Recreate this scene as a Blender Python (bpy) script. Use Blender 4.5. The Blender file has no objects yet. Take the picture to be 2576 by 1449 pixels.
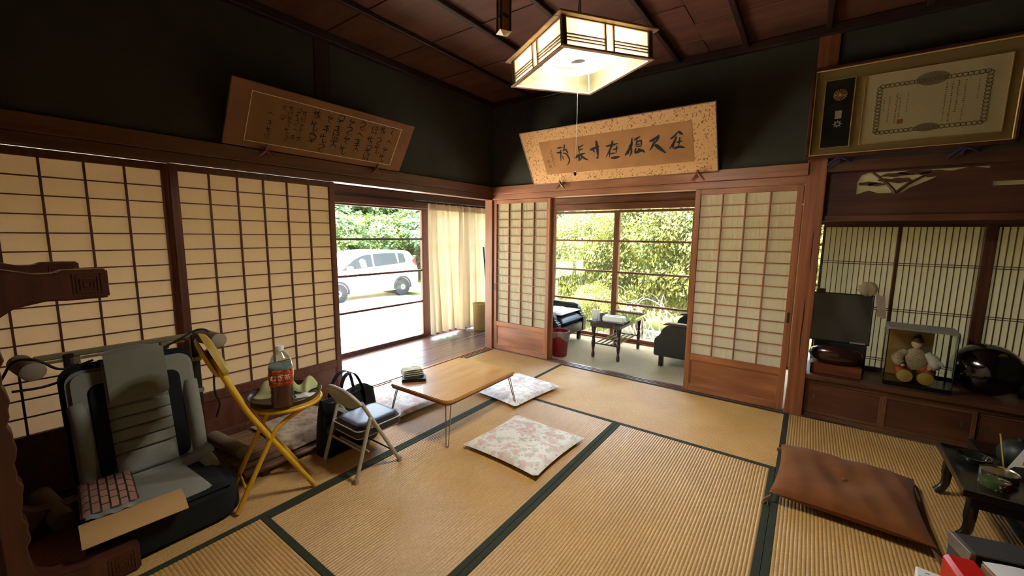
import bpy, bmesh, math, random
from mathutils import Vector, Matrix, Euler
random.seed(7)
R = math.radians
C = bpy.context.scene.collection
S = bpy.context.scene
# ------------------------------------------------------------------ camera, sky, sun, exposure
cam_d = bpy.data.cameras.new('camera'); cam = bpy.data.objects.new('camera', cam_d); C.objects.link(cam)
cam_d.sensor_width = 36.0; cam_d.lens = 1023.99 / 2576 * 36.0
cam_d.clip_start = 0.02; cam_d.clip_end = 500
cam.location = (2.9576, -3.6716, 1.3404)
cam.rotation_euler = (1.44151131, -0.01032471, 0.62970813)
S.camera = cam
S.view_settings.view_transform = 'Standard'; S.view_settings.look = 'None'
S.view_settings.gamma = 1.0; S.view_settings.use_curve_mapping = False
S.view_settings.exposure = 1.5
wd = bpy.data.worlds.new('world'); S.world = wd; wd.use_nodes = True
wn = wd.node_tree.nodes; wl = wd.node_tree.links
bg = wn['Background']; sky = wn.new('ShaderNodeTexSky'); sky.sky_type = 'NISHITA'
sky.sun_disc = False; sky.sun_elevation = R(62); sky.sun_rotation = R(-60); sky.dust_density = 3.0; sky.air_density = 1.2
wl.new(sky.outputs[0], bg.inputs[0]); bg.inputs[1].default_value = 1.5
sun_d = bpy.data.lights.new('sun', 'SUN'); sun_d.energy = 25.0; sun_d.angle = R(1.0); sun_d.color = (1, .96, .88)
sun = bpy.data.objects.new('sun', sun_d); C.objects.link(sun)
sun.rotation_euler = Vector((-0.30, -0.12, 0.94)).to_track_quat('Z', 'Y').to_euler()
S.cycles.max_bounces = 10; S.cycles.diffuse_bounces = 5; S.cycles.transmission_bounces = 8; S.cycles.transparent_max_bounces = 16
S.cycles.sample_clamp_indirect = 6.0
S.cycles.use_denoising = True
S.cycles.caustics_reflective = False; S.cycles.caustics_refractive = False

# ------------------------------------------------------------------ helpers
W = 0.9683; H = 1.73; CE = 2.71
def link(o, parent=None):
    C.objects.link(o)
    if parent is not None: o.parent = parent
    return o
def tag(o, label, cat, group=None, kind=None):
    o['label'] = label; o['category'] = cat
    if group: o['group'] = group
    if kind: o['kind'] = kind
    return o
def thing(name, label, cat, loc=(0, 0, 0), rz=0, group=None, kind=None, rot=None):
    o = bpy.data.objects.new(name, None); o.empty_display_size = .05; C.objects.link(o)
    o.location = loc; o.rotation_euler = rot if rot else (0, 0, rz)
    return tag(o, label, cat, group, kind)
def copy_tree(o, parent=None):
    c = o.copy(); C.objects.link(c); c.parent = parent
    for ch in list(o.children): copy_tree(ch, c)
    return c
class MB:
    def __init__(s): s.v = []; s.f = []
    def add(s, vs, fs):
        n = len(s.v); s.v += [tuple(v) for v in vs]; s.f += [tuple(i + n for i in f) for f in fs]; return s
    def box(s, lo, hi):
        x0, y0, z0 = lo; x1, y1, z1 = hi
        return s.add([(x0,y0,z0),(x1,y0,z0),(x1,y1,z0),(x0,y1,z0),(x0,y0,z1),(x1,y0,z1),(x1,y1,z1),(x0,y1,z1)],
                     [(0,3,2,1),(4,5,6,7),(0,1,5,4),(1,2,6,5),(2,3,7,6),(3,0,4,7)])
    def obox(s, c, size, rot=(0,0,0)):
        m = Euler(rot).to_matrix(); c = Vector(c); a, b, d = [k / 2 for k in size]
        vs = [c + m @ Vector(p) for p in ((-a,-b,-d),(a,-b,-d),(a,b,-d),(-a,b,-d),(-a,-b,d),(a,-b,d),(a,b,d),(-a,b,d))]
        return s.add(vs, [(0,3,2,1),(4,5,6,7),(0,1,5,4),(1,2,6,5),(2,3,7,6),(3,0,4,7)])
    def cyl(s, p0, p1, r0, r1=None, n=12, cap=True):
        return s.tube([p0, p1], [r0, r0 if r1 is None else r1], n, cap)
    def tube(s, path, r, n=8, cap=True, closed=False):
        P = [Vector(p) for p in path]; k = len(P); rs = r if isinstance(r, (list, tuple)) else [r] * k
        up = None; rings = []
        for i in range(k):
            if closed: t = P[(i + 1) % k] - P[i - 1]
            elif i == 0: t = P[1] - P[0]
            elif i == k - 1: t = P[-1] - P[-2]
            else: t = (P[i + 1] - P[i]).normalized() + (P[i] - P[i - 1]).normalized()
            t.normalize()
            if up is None: up = t.orthogonal().normalized()
            else:
                up = up - t * up.dot(t)
                up = up.normalized() if up.length > 1e-6 else t.orthogonal().normalized()
            b = t.cross(up)
            rings.append([P[i] + (up * math.cos(2 * math.pi * j / n) + b * math.sin(2 * math.pi * j / n)) * rs[i] for j in range(n)])
        vs = [v for rg in rings for v in rg]; fs = []
        for i in range(k if closed else k - 1):
            i2 = (i + 1) % k
            for j in range(n): fs.append((i*n+j, i*n+(j+1) % n, i2*n+(j+1) % n, i2*n+j))
        if cap and not closed:
            fs.append(tuple(range(n - 1, -1, -1))); fs.append(tuple((k - 1) * n + j for j in range(n)))
        return s.add(vs, fs)
    def lathe(s, prof, n=24, c=(0,0,0), m=None):
        vs = []; fs = []; k = len(prof)
        for r_, z_ in prof:
            for j in range(n):
                a = 2 * math.pi * j / n; v = Vector((r_ * math.cos(a), r_ * math.sin(a), z_))
                if m: v = m @ v
                vs.append(v + Vector(c))
        for i in range(k - 1):
            for j in range(n): fs.append((i*n+j, i*n+(j+1) % n, (i+1)*n+(j+1) % n, (i+1)*n+j))
        if prof[0][0] > 1e-5: fs.append(tuple(range(n - 1, -1, -1)))
        if prof[-1][0] > 1e-5: fs.append(tuple((k - 1) * n + j for j in range(n)))
        return s.add(vs, fs)
    def grid(s, fn, nu, nv, closed_u=False):
        vs = [fn(i / nu, j / nv) for j in range(nv + 1) for i in range(nu + 1)]; fs = []
        for j in range(nv):
            for i in range(nu):
                a = j * (nu + 1) + i; fs.append((a, a + 1, a + nu + 2, a + nu + 1))
        return s.add(vs, fs)
    def prism(s, poly, d0, d1, axis=1):
        """poly: 2D outline; extruded along axis from d0 to d1 (other two coords in order)."""
        def mk(p, d):
            q = list(p); q.insert(axis, d); return tuple(q)
        n = len(poly); vs = [mk(p, d0) for p in poly] + [mk(p, d1) for p in poly]
        fs = [tuple(range(n - 1, -1, -1)), tuple(range(n, 2 * n))]
        for i in range(n): fs.append((i, (i + 1) % n, n + (i + 1) % n, n + i))
        return s.add(vs, fs)
    def xf(s, m):
        s.v = [tuple(m @ Vector(v)) for v in s.v]; return s
    def data(s, name, mat, smooth=None, bevel=0, seg=1):
        me = bpy.data.meshes.new(name); me.from_pydata(s.v, [], s.f)
        bm = bmesh.new(); bm.from_mesh(me); bmesh.ops.recalc_face_normals(bm, faces=bm.faces)
        if bevel:
            bmesh.ops.bevel(bm, geom=[e for e in bm.edges if len(e.link_faces) == 2 and e.calc_face_angle(0) > .5], offset=bevel, segments=seg, affect='EDGES', clamp_overlap=True)
        bm.to_mesh(me); bm.free()
        if mat: me.materials.append(mat)
        if smooth is not None:
            for p in me.polygons: p.use_smooth = True
            me.set_sharp_from_angle(angle=R(smooth))
        return me
    def build(s, name, mat, parent=None, smooth=None, bevel=0, seg=1, sub=0):
        o = bpy.data.objects.new(name, s.data(name, mat, smooth, bevel, seg)); link(o, parent)
        if sub:
            m = o.modifiers.new('sub', 'SUBSURF'); m.levels = sub; m.render_levels = sub
        return o
_bars = {}
def bar(name, lo, hi, mat, parent=None, bevel=.0015):
    """box object; alike boxes share one mesh"""
    d = tuple(round(b - a, 4) for a, b in zip(lo, hi)); k = (d, mat.name, bevel)
    if k not in _bars:
        h = [x / 2 for x in d]
        _bars[k] = MB().box([-x for x in h], h).data(name, mat, None, min(bevel, min(d) / 3))
    o = bpy.data.objects.new(name, _bars[k]); link(o, parent)
    o.location = [(a + b) / 2 for a, b in zip(lo, hi)]
    return o
def struct(o, label, cat): return tag(o, label, cat, kind='structure')
def arc(c, r, a0, a1, n, z=None):
    return [(c[0] + r * math.cos(a0 + (a1 - a0) * i / n), c[1] + r * math.sin(a0 + (a1 - a0) * i / n)) for i in range(n + 1)]
def rrect(x0, y0, x1, y1, r, n=5):
    o = []
    for cx, cy, a in ((x1 - r, y0 + r, -90), (x1 - r, y1 - r, 0), (x0 + r, y1 - r, 90), (x0 + r, y0 + r, 180)):
        o += arc((cx, cy), r, R(a), R(a + 90), n)
    return o
def smooth_path(pts, n=6):
    P = [Vector(p) for p in pts]; P = [2 * P[0] - P[1]] + P + [2 * P[-1] - P[-2]]; o = []
    for i in range(1, len(P) - 2):
        a, b, c, d = P[i - 1:i + 3]
        for k in range(n):
            t = k / n
            o.append(.5 * ((2 * b) + (c - a) * t + (2 * a - 5 * b + 4 * c - d) * t * t + (3 * b - a - 3 * c + d) * t ** 3))
    return o + [P[-2]]
def pillow(w, d, h, p=2.6, n=20, sag=0.0, pinch=.04, seed=0, bump=.004, flat=.0):
    """stuffed cushion, base at z=0, centred"""
    rnd = random.Random(seed); ph = [rnd.uniform(0, 6.28) for _ in range(6)]
    def side(sgn):
        def fn(a, b):
            u = a * 2 - 1; v = b * 2 - 1
            e = max(0, (1 - abs(u) ** p) * (1 - abs(v) ** p)) ** .5
            k = 1 - pinch * (1 - abs(v) ** 2) * (abs(u) ** 3); k2 = 1 - pinch * (1 - abs(u) ** 2) * (abs(v) ** 3)
            wr = bump * (math.sin(7 * u + ph[0]) * math.sin(6 * v + ph[1]) + .6 * math.sin(15 * u + 4 * v + ph[2])) * e
            z = h / 2 + sgn * h / 2 * e + (wr if sgn > 0 else 0) - (sag * math.exp(-(u * u + v * v) * 6) if sgn > 0 else 0)
            return (u * w / 2 * k, v * d / 2 * k2, max(z, flat) if sgn < 0 else z)
        return fn
    b = MB(); b.grid(side(1), n, n); b.grid(side(-1), n, n)
    return b

# ------------------------------------------------------------------ materials
_m = {}
def lin(c):
    return tuple(((x / 255) / 12.92 if x / 255 <= .04045 else ((x / 255 + .055) / 1.055) ** 2.4) for x in c)
def base(name):
    m = bpy.data.materials.new(name); m.use_nodes = True; nt = m.node_tree
    return m, nt, nt.nodes, nt.links, nt.nodes['Principled BSDF']
def plain(name, col, rough=.5, metal=0, spec=.5, var=.0, vscale=12, bump=0, bscale=60, coat=0, emit=0):
    if name in _m: return _m[name]
    m, nt, N, L, b = base(name); col = (*lin(col), 1)
    b.inputs['Base Color'].default_value = col; b.inputs['Roughness'].default_value = rough; b.inputs['Metallic'].default_value = metal
    b.inputs['Specular IOR Level'].default_value = spec; b.inputs['Coat Weight'].default_value = coat
    if emit: b.inputs['Emission Color'].default_value = col; b.inputs['Emission Strength'].default_value = emit
    tc = N.new('ShaderNodeTexCoord')
    if var:
        nz = N.new('ShaderNodeTexNoise'); nz.inputs['Scale'].default_value = vscale; nz.inputs['Detail'].default_value = 5
        L.new(tc.outputs['Object'], nz.inputs['Vector'])
        mx = N.new('ShaderNodeMix'); mx.data_type = 'RGBA'; mx.inputs['A'].default_value = tuple(max(0, c * (1 - var)) for c in col[:3]) + (1,)
        mx.inputs['B'].default_value = tuple(min(1, c * (1 + var)) for c in col[:3]) + (1,)
        L.new(nz.outputs['Fac'], mx.inputs['Factor']); L.new(mx.outputs['Result'], b.inputs['Base Color'])
    if bump:
        n2 = N.new('ShaderNodeTexNoise'); n2.inputs['Scale'].default_value = bscale; n2.inputs['Detail'].default_value = 3
        L.new(tc.outputs['Object'], n2.inputs['Vector'])
        bp = N.new('ShaderNodeBump'); bp.inputs['Strength'].default_value = bump; bp.inputs['Distance'].default_value = .005
        L.new(n2.outputs['Fac'], bp.inputs['Height']); L.new(bp.outputs[0], b.inputs['Normal'])
    _m[name] = m; return m
def wood(name, c1, c2, axis='z', rough=.45, scale=1.0, stretch=14, ring=True, coat=0, spec=.4):
    if name in _m: return _m[name]
    m, nt, N, L, b = base(name)
    tc = N.new('ShaderNodeTexCoord'); mp = N.new('ShaderNodeMapping')
    sc = {'x': (1, stretch, stretch), 'y': (stretch, 1, stretch), 'z': (stretch, stretch, 1)}[axis]
    mp.inputs['Scale'].default_value = [k * scale for k in sc]
    oi = N.new('ShaderNodeObjectInfo'); ad = N.new('ShaderNodeVectorMath'); ad.operation = 'ADD'
    sc2 = N.new('ShaderNodeVectorMath'); sc2.operation = 'SCALE'; cm = N.new('ShaderNodeCombineXYZ')
    for i in range(3): L.new(oi.outputs['Random'], cm.inputs[i])
    L.new(cm.outputs[0], sc2.inputs[0]); sc2.inputs['Scale'].default_value = 3.7
    L.new(tc.outputs['Object'], ad.inputs[0]); L.new(sc2.outputs[0], ad.inputs[1])
    L.new(ad.outputs[0], mp.inputs['Vector'])
    nz = N.new('ShaderNodeTexNoise'); nz.inputs['Scale'].default_value = 1.6; nz.inputs['Detail'].default_value = 7; nz.inputs['Roughness'].default_value = .62
    nz.inputs['Distortion'].default_value = .35
    L.new(mp.outputs[0], nz.inputs['Vector'])
    rp = N.new('ShaderNodeValToRGB'); e = rp.color_ramp.elements
    e[0].position = .3; e[0].color = (*lin(c1), 1); e[1].position = .7; e[1].color = (*lin(c2), 1)
    L.new(nz.outputs['Fac'], rp.inputs['Fac']); L.new(rp.outputs[0], b.inputs['Base Color'])
    if ring:
        wv = N.new('ShaderNodeTexWave'); wv.inputs['Scale'].default_value = .6; wv.inputs['Distortion'].default_value = 5; wv.inputs['Detail'].default_value = 3
        L.new(mp.outputs[0], wv.inputs['Vector'])
        mx = N.new('ShaderNodeMix'); mx.data_type = 'RGBA'; mx.blend_type = 'MULTIPLY'; mx.inputs['Factor'].default_value = .22
        L.new(rp.outputs[0], mx.inputs['A']); L.new(wv.outputs['Color'], mx.inputs['B']); L.new(mx.outputs['Result'], b.inputs['Base Color'])
    bp = N.new('ShaderNodeBump'); bp.inputs['Strength'].default_value = .12; bp.inputs['Distance'].default_value = .004
    L.new(nz.outputs['Fac'], bp.inputs['Height']); L.new(bp.outputs[0], b.inputs['Normal'])
    b.inputs['Roughness'].default_value = rough; b.inputs['Coat Weight'].default_value = coat; b.inputs['Specular IOR Level'].default_value = spec
    _m[name] = m; return m
def translucent(name, col, fac=.55, rough=.9, var=.06, vscale=30, crease=0, tcol=None):
    if name in _m: return _m[name]
    m, nt, N, L, b = base(name); out = [n for n in N if n.type == 'OUTPUT_MATERIAL'][0]
    b.inputs['Roughness'].default_value = rough; b.inputs['Specular IOR Level'].default_value = .1
    tc = N.new('ShaderNodeTexCoord'); nz = N.new('ShaderNodeTexNoise'); nz.inputs['Scale'].default_value = vscale; nz.inputs['Detail'].default_value = 6
    L.new(tc.outputs['Object'], nz.inputs['Vector'])
    mx = N.new('ShaderNodeMix'); mx.data_type = 'RGBA'; c = lin(col)
    mx.inputs['A'].default_value = (*[k * (1 - var) for k in c], 1); mx.inputs['B'].default_value = (*[min(1, k * (1 + var)) for k in c], 1)
    L.new(nz.outputs['Fac'], mx.inputs['Factor']); L.new(mx.outputs['Result'], b.inputs['Base Color'])
    tr = N.new('ShaderNodeBsdfTranslucent')
    if tcol: tr.inputs['Color'].default_value = (*lin(tcol), 1)
    else: L.new(mx.outputs['Result'], tr.inputs['Color'])
    ms = N.new('ShaderNodeMixShader'); ms.inputs[0].default_value = fac
    L.new(b.outputs[0], ms.inputs[1]); L.new(tr.outputs[0], ms.inputs[2]); L.new(ms.outputs[0], out.inputs[0])
    if crease:
        mp = N.new('ShaderNodeMapping'); mp.inputs['Scale'].default_value = (26, 26, 5); mp.inputs['Rotation'].default_value = (0, .25, 0)
        L.new(tc.outputs['Object'], mp.inputs['Vector'])
        n2 = N.new('ShaderNodeTexNoise'); n2.inputs['Scale'].default_value = 1; n2.inputs['Detail'].default_value = 3; L.new(mp.outputs[0], n2.inputs['Vector'])
        bp = N.new('ShaderNodeBump'); bp.inputs['Strength'].default_value = crease; bp.inputs['Distance'].default_value = .02
        L.new(n2.outputs['Fac'], bp.inputs['Height']); L.new(bp.outputs[0], b.inputs['Normal']); L.new(bp.outputs[0], tr.inputs['Normal'])
    _m[name] = m; return m
def glass(name, tint=(250, 252, 250), refl=.06, veil=0.0, rough=.0):
    """thin pane: clear with a mirror share (and a pale diffuse veil)"""
    if name in _m: return _m[name]
    m = bpy.data.materials.new(name); m.use_nodes = True; N = m.node_tree.nodes; L = m.node_tree.links
    N.remove(N['Principled BSDF']); out = N['Material Output']
    t = N.new('ShaderNodeBsdfTransparent'); t.inputs[0].default_value = (*lin(tint), 1)
    g = N.new('ShaderNodeBsdfGlossy'); g.inputs['Roughness'].default_value = rough
    lw = N.new('ShaderNodeLayerWeight'); lw.inputs[0].default_value = .25
    mp = N.new('ShaderNodeMapRange'); mp.inputs['To Min'].default_value = refl; mp.inputs['To Max'].default_value = .6
    L.new(lw.outputs['Fresnel'], mp.inputs['Value'])
    ms = N.new('ShaderNodeMixShader'); L.new(mp.outputs[0], ms.inputs[0]); L.new(t.outputs[0], ms.inputs[1]); L.new(g.outputs[0], ms.inputs[2])
    last = ms
    if veil:
        d = N.new('ShaderNodeBsdfDiffuse'); d.inputs[0].default_value = (.7, .7, .66, 1); m2 = N.new('ShaderNodeMixShader'); m2.inputs[0].default_value = veil
        L.new(ms.outputs[0], m2.inputs[1]); L.new(d.outputs[0], m2.inputs[2]); last = m2
    L.new(last.outputs[0], out.inputs[0]); _m[name] = m; return m
def pattern(name, bgc, blobs, scale=16, rough=.85, thr=.46):
    """printed cloth: blobs = list of (colour, voronoi scale factor, size)"""
    if name in _m: return _m[name]
    m, nt, N, L, b = base(name); b.inputs['Roughness'].default_value = rough; b.inputs['Specular IOR Level'].default_value = .15
    tc = N.new('ShaderNodeTexCoord'); last = None; col0 = (*lin(bgc), 1)
    wn_ = N.new('ShaderNodeTexNoise'); wn_.inputs['Scale'].default_value = scale * 1.3; wn_.inputs['Detail'].default_value = 4; L.new(tc.outputs['Object'], wn_.inputs['Vector'])
    for i, (c, k, sz) in enumerate(blobs):
        vo = N.new('ShaderNodeTexVoronoi'); vo.inputs['Scale'].default_value = scale * k
        off = N.new('ShaderNodeVectorMath'); off.operation = 'ADD'; off.inputs[1].default_value = (i * 3.3, i * 1.7, 0)
        ds = N.new('ShaderNodeVectorMath'); ds.operation = 'MULTIPLY_ADD'; ds.inputs[1].default_value = (.05, .05, 0)
        L.new(wn_.outputs['Color'], ds.inputs[0]); L.new(tc.outputs['Object'], ds.inputs[2]); L.new(ds.outputs[0], off.inputs[0]); L.new(off.outputs[0], vo.inputs['Vector'])
        lt = N.new('ShaderNodeMapRange'); lt.inputs['From Min'].default_value = sz; lt.inputs['From Max'].default_value = sz * .55
        L.new(vo.outputs['Distance'], lt.inputs['Value'])
        n3 = N.new('ShaderNodeTexNoise'); n3.inputs['Scale'].default_value = scale * .55; L.new(off.outputs[0], n3.inputs['Vector'])
        gt = N.new('ShaderNodeMath'); gt.operation = 'GREATER_THAN'; gt.inputs[1].default_value = thr; L.new(n3.outputs['Fac'], gt.inputs[0])
        ml = N.new('ShaderNodeMath'); ml.operation = 'MULTIPLY'; L.new(lt.outputs[0], ml.inputs[0]); L.new(gt.outputs[0], ml.inputs[1])
        m2 = N.new('ShaderNodeMath'); m2.operation = 'MULTIPLY'; m2.inputs[1].default_value = .85; L.new(ml.outputs[0], m2.inputs[0])
        mx = N.new('ShaderNodeMix'); mx.data_type = 'RGBA'; mx.inputs['B'].default_value = (*lin(c), 1)
        if last is None: mx.inputs['A'].default_value = col0
        else: L.new(last, mx.inputs['A'])
        L.new(m2.outputs[0], mx.inputs['Factor']); last = mx.outputs['Result']
    L.new(last, b.inputs['Base Color']); _m[name] = m; return m
def cloth(name, col, rough=.9, var=.12, weave=700, bump=.25, sheen=.2):
    if name in _m: return _m[name]
    m = plain(name, col, rough, 0, .15, var, 18, bump, weave); m.node_tree.nodes['Principled BSDF'].inputs['Sheen Weight'].default_value = sheen
    return m

M_post = wood('post_wood', (120, 68, 42), (158, 96, 60), 'z', .42)
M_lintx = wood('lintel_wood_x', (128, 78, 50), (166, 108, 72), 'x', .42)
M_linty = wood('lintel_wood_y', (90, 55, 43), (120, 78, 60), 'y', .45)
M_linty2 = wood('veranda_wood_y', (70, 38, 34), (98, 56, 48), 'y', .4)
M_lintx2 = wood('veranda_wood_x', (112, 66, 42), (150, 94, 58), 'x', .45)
M_shz = wood('shoji_wood_z', (126, 72, 44), (168, 104, 64), 'z', .45)
M_shx = wood('shoji_wood_x', (132, 76, 46), (176, 110, 68), 'x', .45)
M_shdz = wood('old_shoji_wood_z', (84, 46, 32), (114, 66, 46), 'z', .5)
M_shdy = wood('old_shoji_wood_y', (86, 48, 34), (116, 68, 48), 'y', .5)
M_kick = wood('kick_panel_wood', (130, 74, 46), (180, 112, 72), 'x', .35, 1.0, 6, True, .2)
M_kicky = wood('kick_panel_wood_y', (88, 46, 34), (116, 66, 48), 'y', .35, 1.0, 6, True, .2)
M_dark = wood('dark_wood', (34, 20, 14), (56, 32, 22), 'x', .5)
M_ceil = wood('ceiling_board', (76, 44, 35), (110, 68, 54), 'x', .55, .8, 8)
M_batten = wood('ceiling_batten', (38, 24, 18), (62, 38, 28), 'y', .5)
M_plaster = plain('dark_plaster', (68, 67, 58), .95, 0, .05, .2, 6, .35, 220)
M_paper = translucent('shoji_paper', (226, 200, 150), .5, .9, .05, 60, 0, (84, 65, 45))
M_paperw = translucent('wavy_shoji_paper', (232, 214, 176), .5, .9, .04, 40, .55, (117, 100, 78))
M_edge = cloth('tatami_edging', (52, 56, 44), .85, .2, 500, .3, .0)
M_glass = glass('window_glass', (248, 252, 250), .05, .05)  # diffuse share paints a pale haze over the view outside
M_glassd = glass('veiled_glass', (246, 250, 246), .05, .09)  # same pane with a stronger pale diffuse veil
M_black = plain('black_lacquer', (16, 14, 13), .22, 0, .5, .1, 8)
M_steel = plain('steel', (180, 178, 172), .28, 1)
# ================================================================== THE SETTING
def tatami_mat():
    m, nt, N, L, b = base('tatami_rush')
    tc = N.new('ShaderNodeTexCoord'); oi = N.new('ShaderNodeObjectInfo')
    mp = N.new('ShaderNodeMapping'); mp.inputs['Scale'].default_value = (420, 40, 40); L.new(tc.outputs['Object'], mp.inputs['Vector'])
    nz = N.new('ShaderNodeTexNoise'); nz.inputs['Scale'].default_value = 1; nz.inputs['Detail'].default_value = 3; L.new(mp.outputs[0], nz.inputs['Vector'])
    n2 = N.new('ShaderNodeTexNoise'); n2.inputs['Scale'].default_value = 3.2; n2.inputs['Detail'].default_value = 4; L.new(tc.outputs['Object'], n2.inputs['Vector'])
    rp = N.new('ShaderNodeValToRGB'); e = rp.color_ramp.elements
    e[0].position = .25; e[0].color = (*lin((172, 128, 70)), 1); e[1].position = .75; e[1].color = (*lin((216, 176, 112)), 1)
    L.new(nz.outputs['Fac'], rp.inputs['Fac'])
    mx = N.new('ShaderNodeMix'); mx.data_type = 'RGBA'; mx.blend_type = 'MULTIPLY'; mx.inputs['Factor'].default_value = .5
    r2 = N.new('ShaderNodeValToRGB'); r2.color_ramp.elements[0].position = .3; r2.color_ramp.elements[0].color = (.72, .66, .6, 1); r2.color_ramp.elements[1].position = .65; r2.color_ramp.elements[1].color = (1, 1, 1, 1)
    L.new(n2.outputs['Fac'], r2.inputs['Fac']); L.new(rp.outputs[0], mx.inputs['A']); L.new(r2.outputs[0], mx.inputs['B'])
    hs = N.new('ShaderNodeHueSaturation'); vr = N.new('ShaderNodeMapRange'); vr.inputs['To Min'].default_value = .92; vr.inputs['To Max'].default_value = 1.06
    L.new(oi.outputs['Random'], vr.inputs['Value']); L.new(vr.outputs[0], hs.inputs['Value']); L.new(mx.outputs['Result'], hs.inputs['Color'])
    L.new(hs.outputs[0], b.inputs['Base Color'])
    bp = N.new('ShaderNodeBump'); bp.inputs['Strength'].default_value = .35; bp.inputs['Distance'].default_value = .002
    L.new(nz.outputs['Fac'], bp.inputs['Height']); L.new(bp.outputs[0], b.inputs['Normal'])
    b.inputs['Roughness'].default_value = .42; b.inputs['Specular IOR Level'].default_value = .5
    return m
M_tat = tatami_mat()
def tatami_meshes():
    Lg = 2 * W - .002; Wd = W - .002; bw = .030; n = 60
    w = (Wd - 2 * bw) / n; prof = []
    for i in range(n):
        y = -Wd / 2 + bw + i * w
        prof += [(y, -.0032), (y + w * .2, -.0009), (y + w * .5, 0.0), (y + w * .8, -.0009)]
    prof.append((Wd / 2 - bw, -.0032))
    b = MB(); k = len(prof)
    b.add([(x, y, z) for x in (-Lg / 2, Lg / 2) for y, z in prof], [(i, i + 1, k + i + 1, k + i) for i in range(k - 1)])
    b.box((-Lg / 2, -Wd / 2, -.045), (Lg / 2, Wd / 2, -.004))
    body = b.data('tatami_mat', M_tat, 50)
    for p in body.polygons:
        if p.normal.z < 0 and abs(p.center.z) < .0035: p.flip()
    eb = MB().box((-Lg / 2, 0, -.004), (Lg / 2, bw, .0012)).data('edge_band', M_edge, None, .0006)
    return body, eb, Wd, bw
_tb, _te, _tw, _tbw = tatami_meshes()
floor = MB().box((-.12, -4 * W - .1, -.12), (4.9, .05, -.05)).build('floor', plain('subfloor', (60, 45, 32), .9))
struct(floor, 'tatami floor of eight woven rush mats with dark green cloth edging', 'floor')
for nm, cx, cy, rot in (('a', .5 * W, -W, 90), ('a', .5 * W, -3 * W, 90), ('b', 2 * W, -.5 * W, 0), ('c', 1.5 * W, -2 * W, 90), ('c', 2.5 * W, -2 * W, 90),
                        ('d', 2 * W, -3.5 * W, 0), ('e', 3.5 * W, -W, 90), ('e', 3.5 * W, -3 * W, 90)):
    o = bpy.data.objects.new('tatami_mat', _tb); link(o, floor); o.location = (cx, cy, 0); o.rotation_euler.z = R(rot)
    for sgn in (-1, 1):
        e = bpy.data.objects.new('edge_band', _te); link(e, o)
        e.location = (0, _tw / 2 - _tbw if sgn > 0 else -_tw / 2, 0)
# raised alcove floor beyond the mats
tk = MB().box((4 * W, -2 * W, -.05), (4.9, 0.02, .09)).build('trim_1', M_dark, bevel=.004); struct(tk, 'dark raised alcove floor board at the right of the tatami', 'alcove floor')
# ---- walls above the lintel and around
def wallbox(name, lo, hi, label, mat=M_plaster):
    o = MB().box(lo, hi).build(name, mat); return struct(o, label, 'wall')
XL, YB = -.10, .10
wallbox('wall_left', (-.075, -4 * W - .1, 1.84), (-.005, 0, 2.85), 'dark green plaster wall above the long shoji on the left')
wallbox('wall_back', (-.12, .005, 1.84), (3.02, .075, 2.85), 'dark green plaster wall above the veranda opening')
wallbox('wall_back_bay', (3.0, .005, 1.84), (4.9, .075, 2.85), 'dark plaster wall behind the framed certificate')
wallbox('wall_right', (4.8, -4 * W - .1, -.05), (4.9, 1.4, 2.85), 'dark plaster wall closing the room on the right')
wallbox('wall_front', (-.12, -4 * W - .2, -.05), (4.9, -4 * W - .1, 2.85), 'dark plaster wall behind the viewer')
# ---- ceiling: boards along x, battens along y
ceil = MB().box((-.1, -4 * W - .1, 2.80), (4.9, .06, 2.86)).build('ceiling', M_dark); struct(ceil, 'dark reddish board ceiling crossed by thin battens', 'ceiling')
y = .0; i = 0
while y > -4 * W:
    for (xa, xb) in ((0, 2.2), (2.2, 4.85)):
        bar('ceiling_board', (xa + .001, y - .275, 2.768 + .004 * ((i + (xa > 0)) % 2)), (xb - .001, y - .002, 2.782 + .004 * ((i + (xa > 0)) % 2)), M_ceil, ceil)
    y -= .277; i += 1
for k in range(1, 10):
    if k * .4842 + .035 < 4.8: bar('batten', (k * .4842 + .035 - .018, -4 * W - .05, 2.735), (k * .4842 + .035 + .018, 0, 2.768), M_batten, ceil, .004)
# ceiling cornice, frieze rails, lintels
def trim(n, lo, hi, mat, label, bevel=.003):
    return struct(bar('trim_%d' % n, lo, hi, mat, None, bevel), label, 'trim')
trim(2, (-.01, -4 * W - .1, CE), (.045, .0, 2.768), M_batten, 'dark cornice under the ceiling along the left wall')
trim(3, (.045, -.045, CE), (4.8, .01, 2.768), wood('cornice_x', (38, 24, 18), (62, 38, 28), 'x', .5), 'dark cornice under the ceiling along the veranda wall')
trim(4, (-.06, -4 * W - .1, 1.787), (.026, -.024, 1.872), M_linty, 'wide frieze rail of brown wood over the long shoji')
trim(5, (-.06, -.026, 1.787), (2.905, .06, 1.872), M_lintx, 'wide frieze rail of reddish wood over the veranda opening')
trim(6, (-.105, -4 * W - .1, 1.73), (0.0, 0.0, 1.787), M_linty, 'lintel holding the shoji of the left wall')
trim(7, (-.0, 0.0, 1.73), (2.895, .105, 1.787), M_lintx, 'lintel holding the shoji of the veranda wall')
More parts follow.
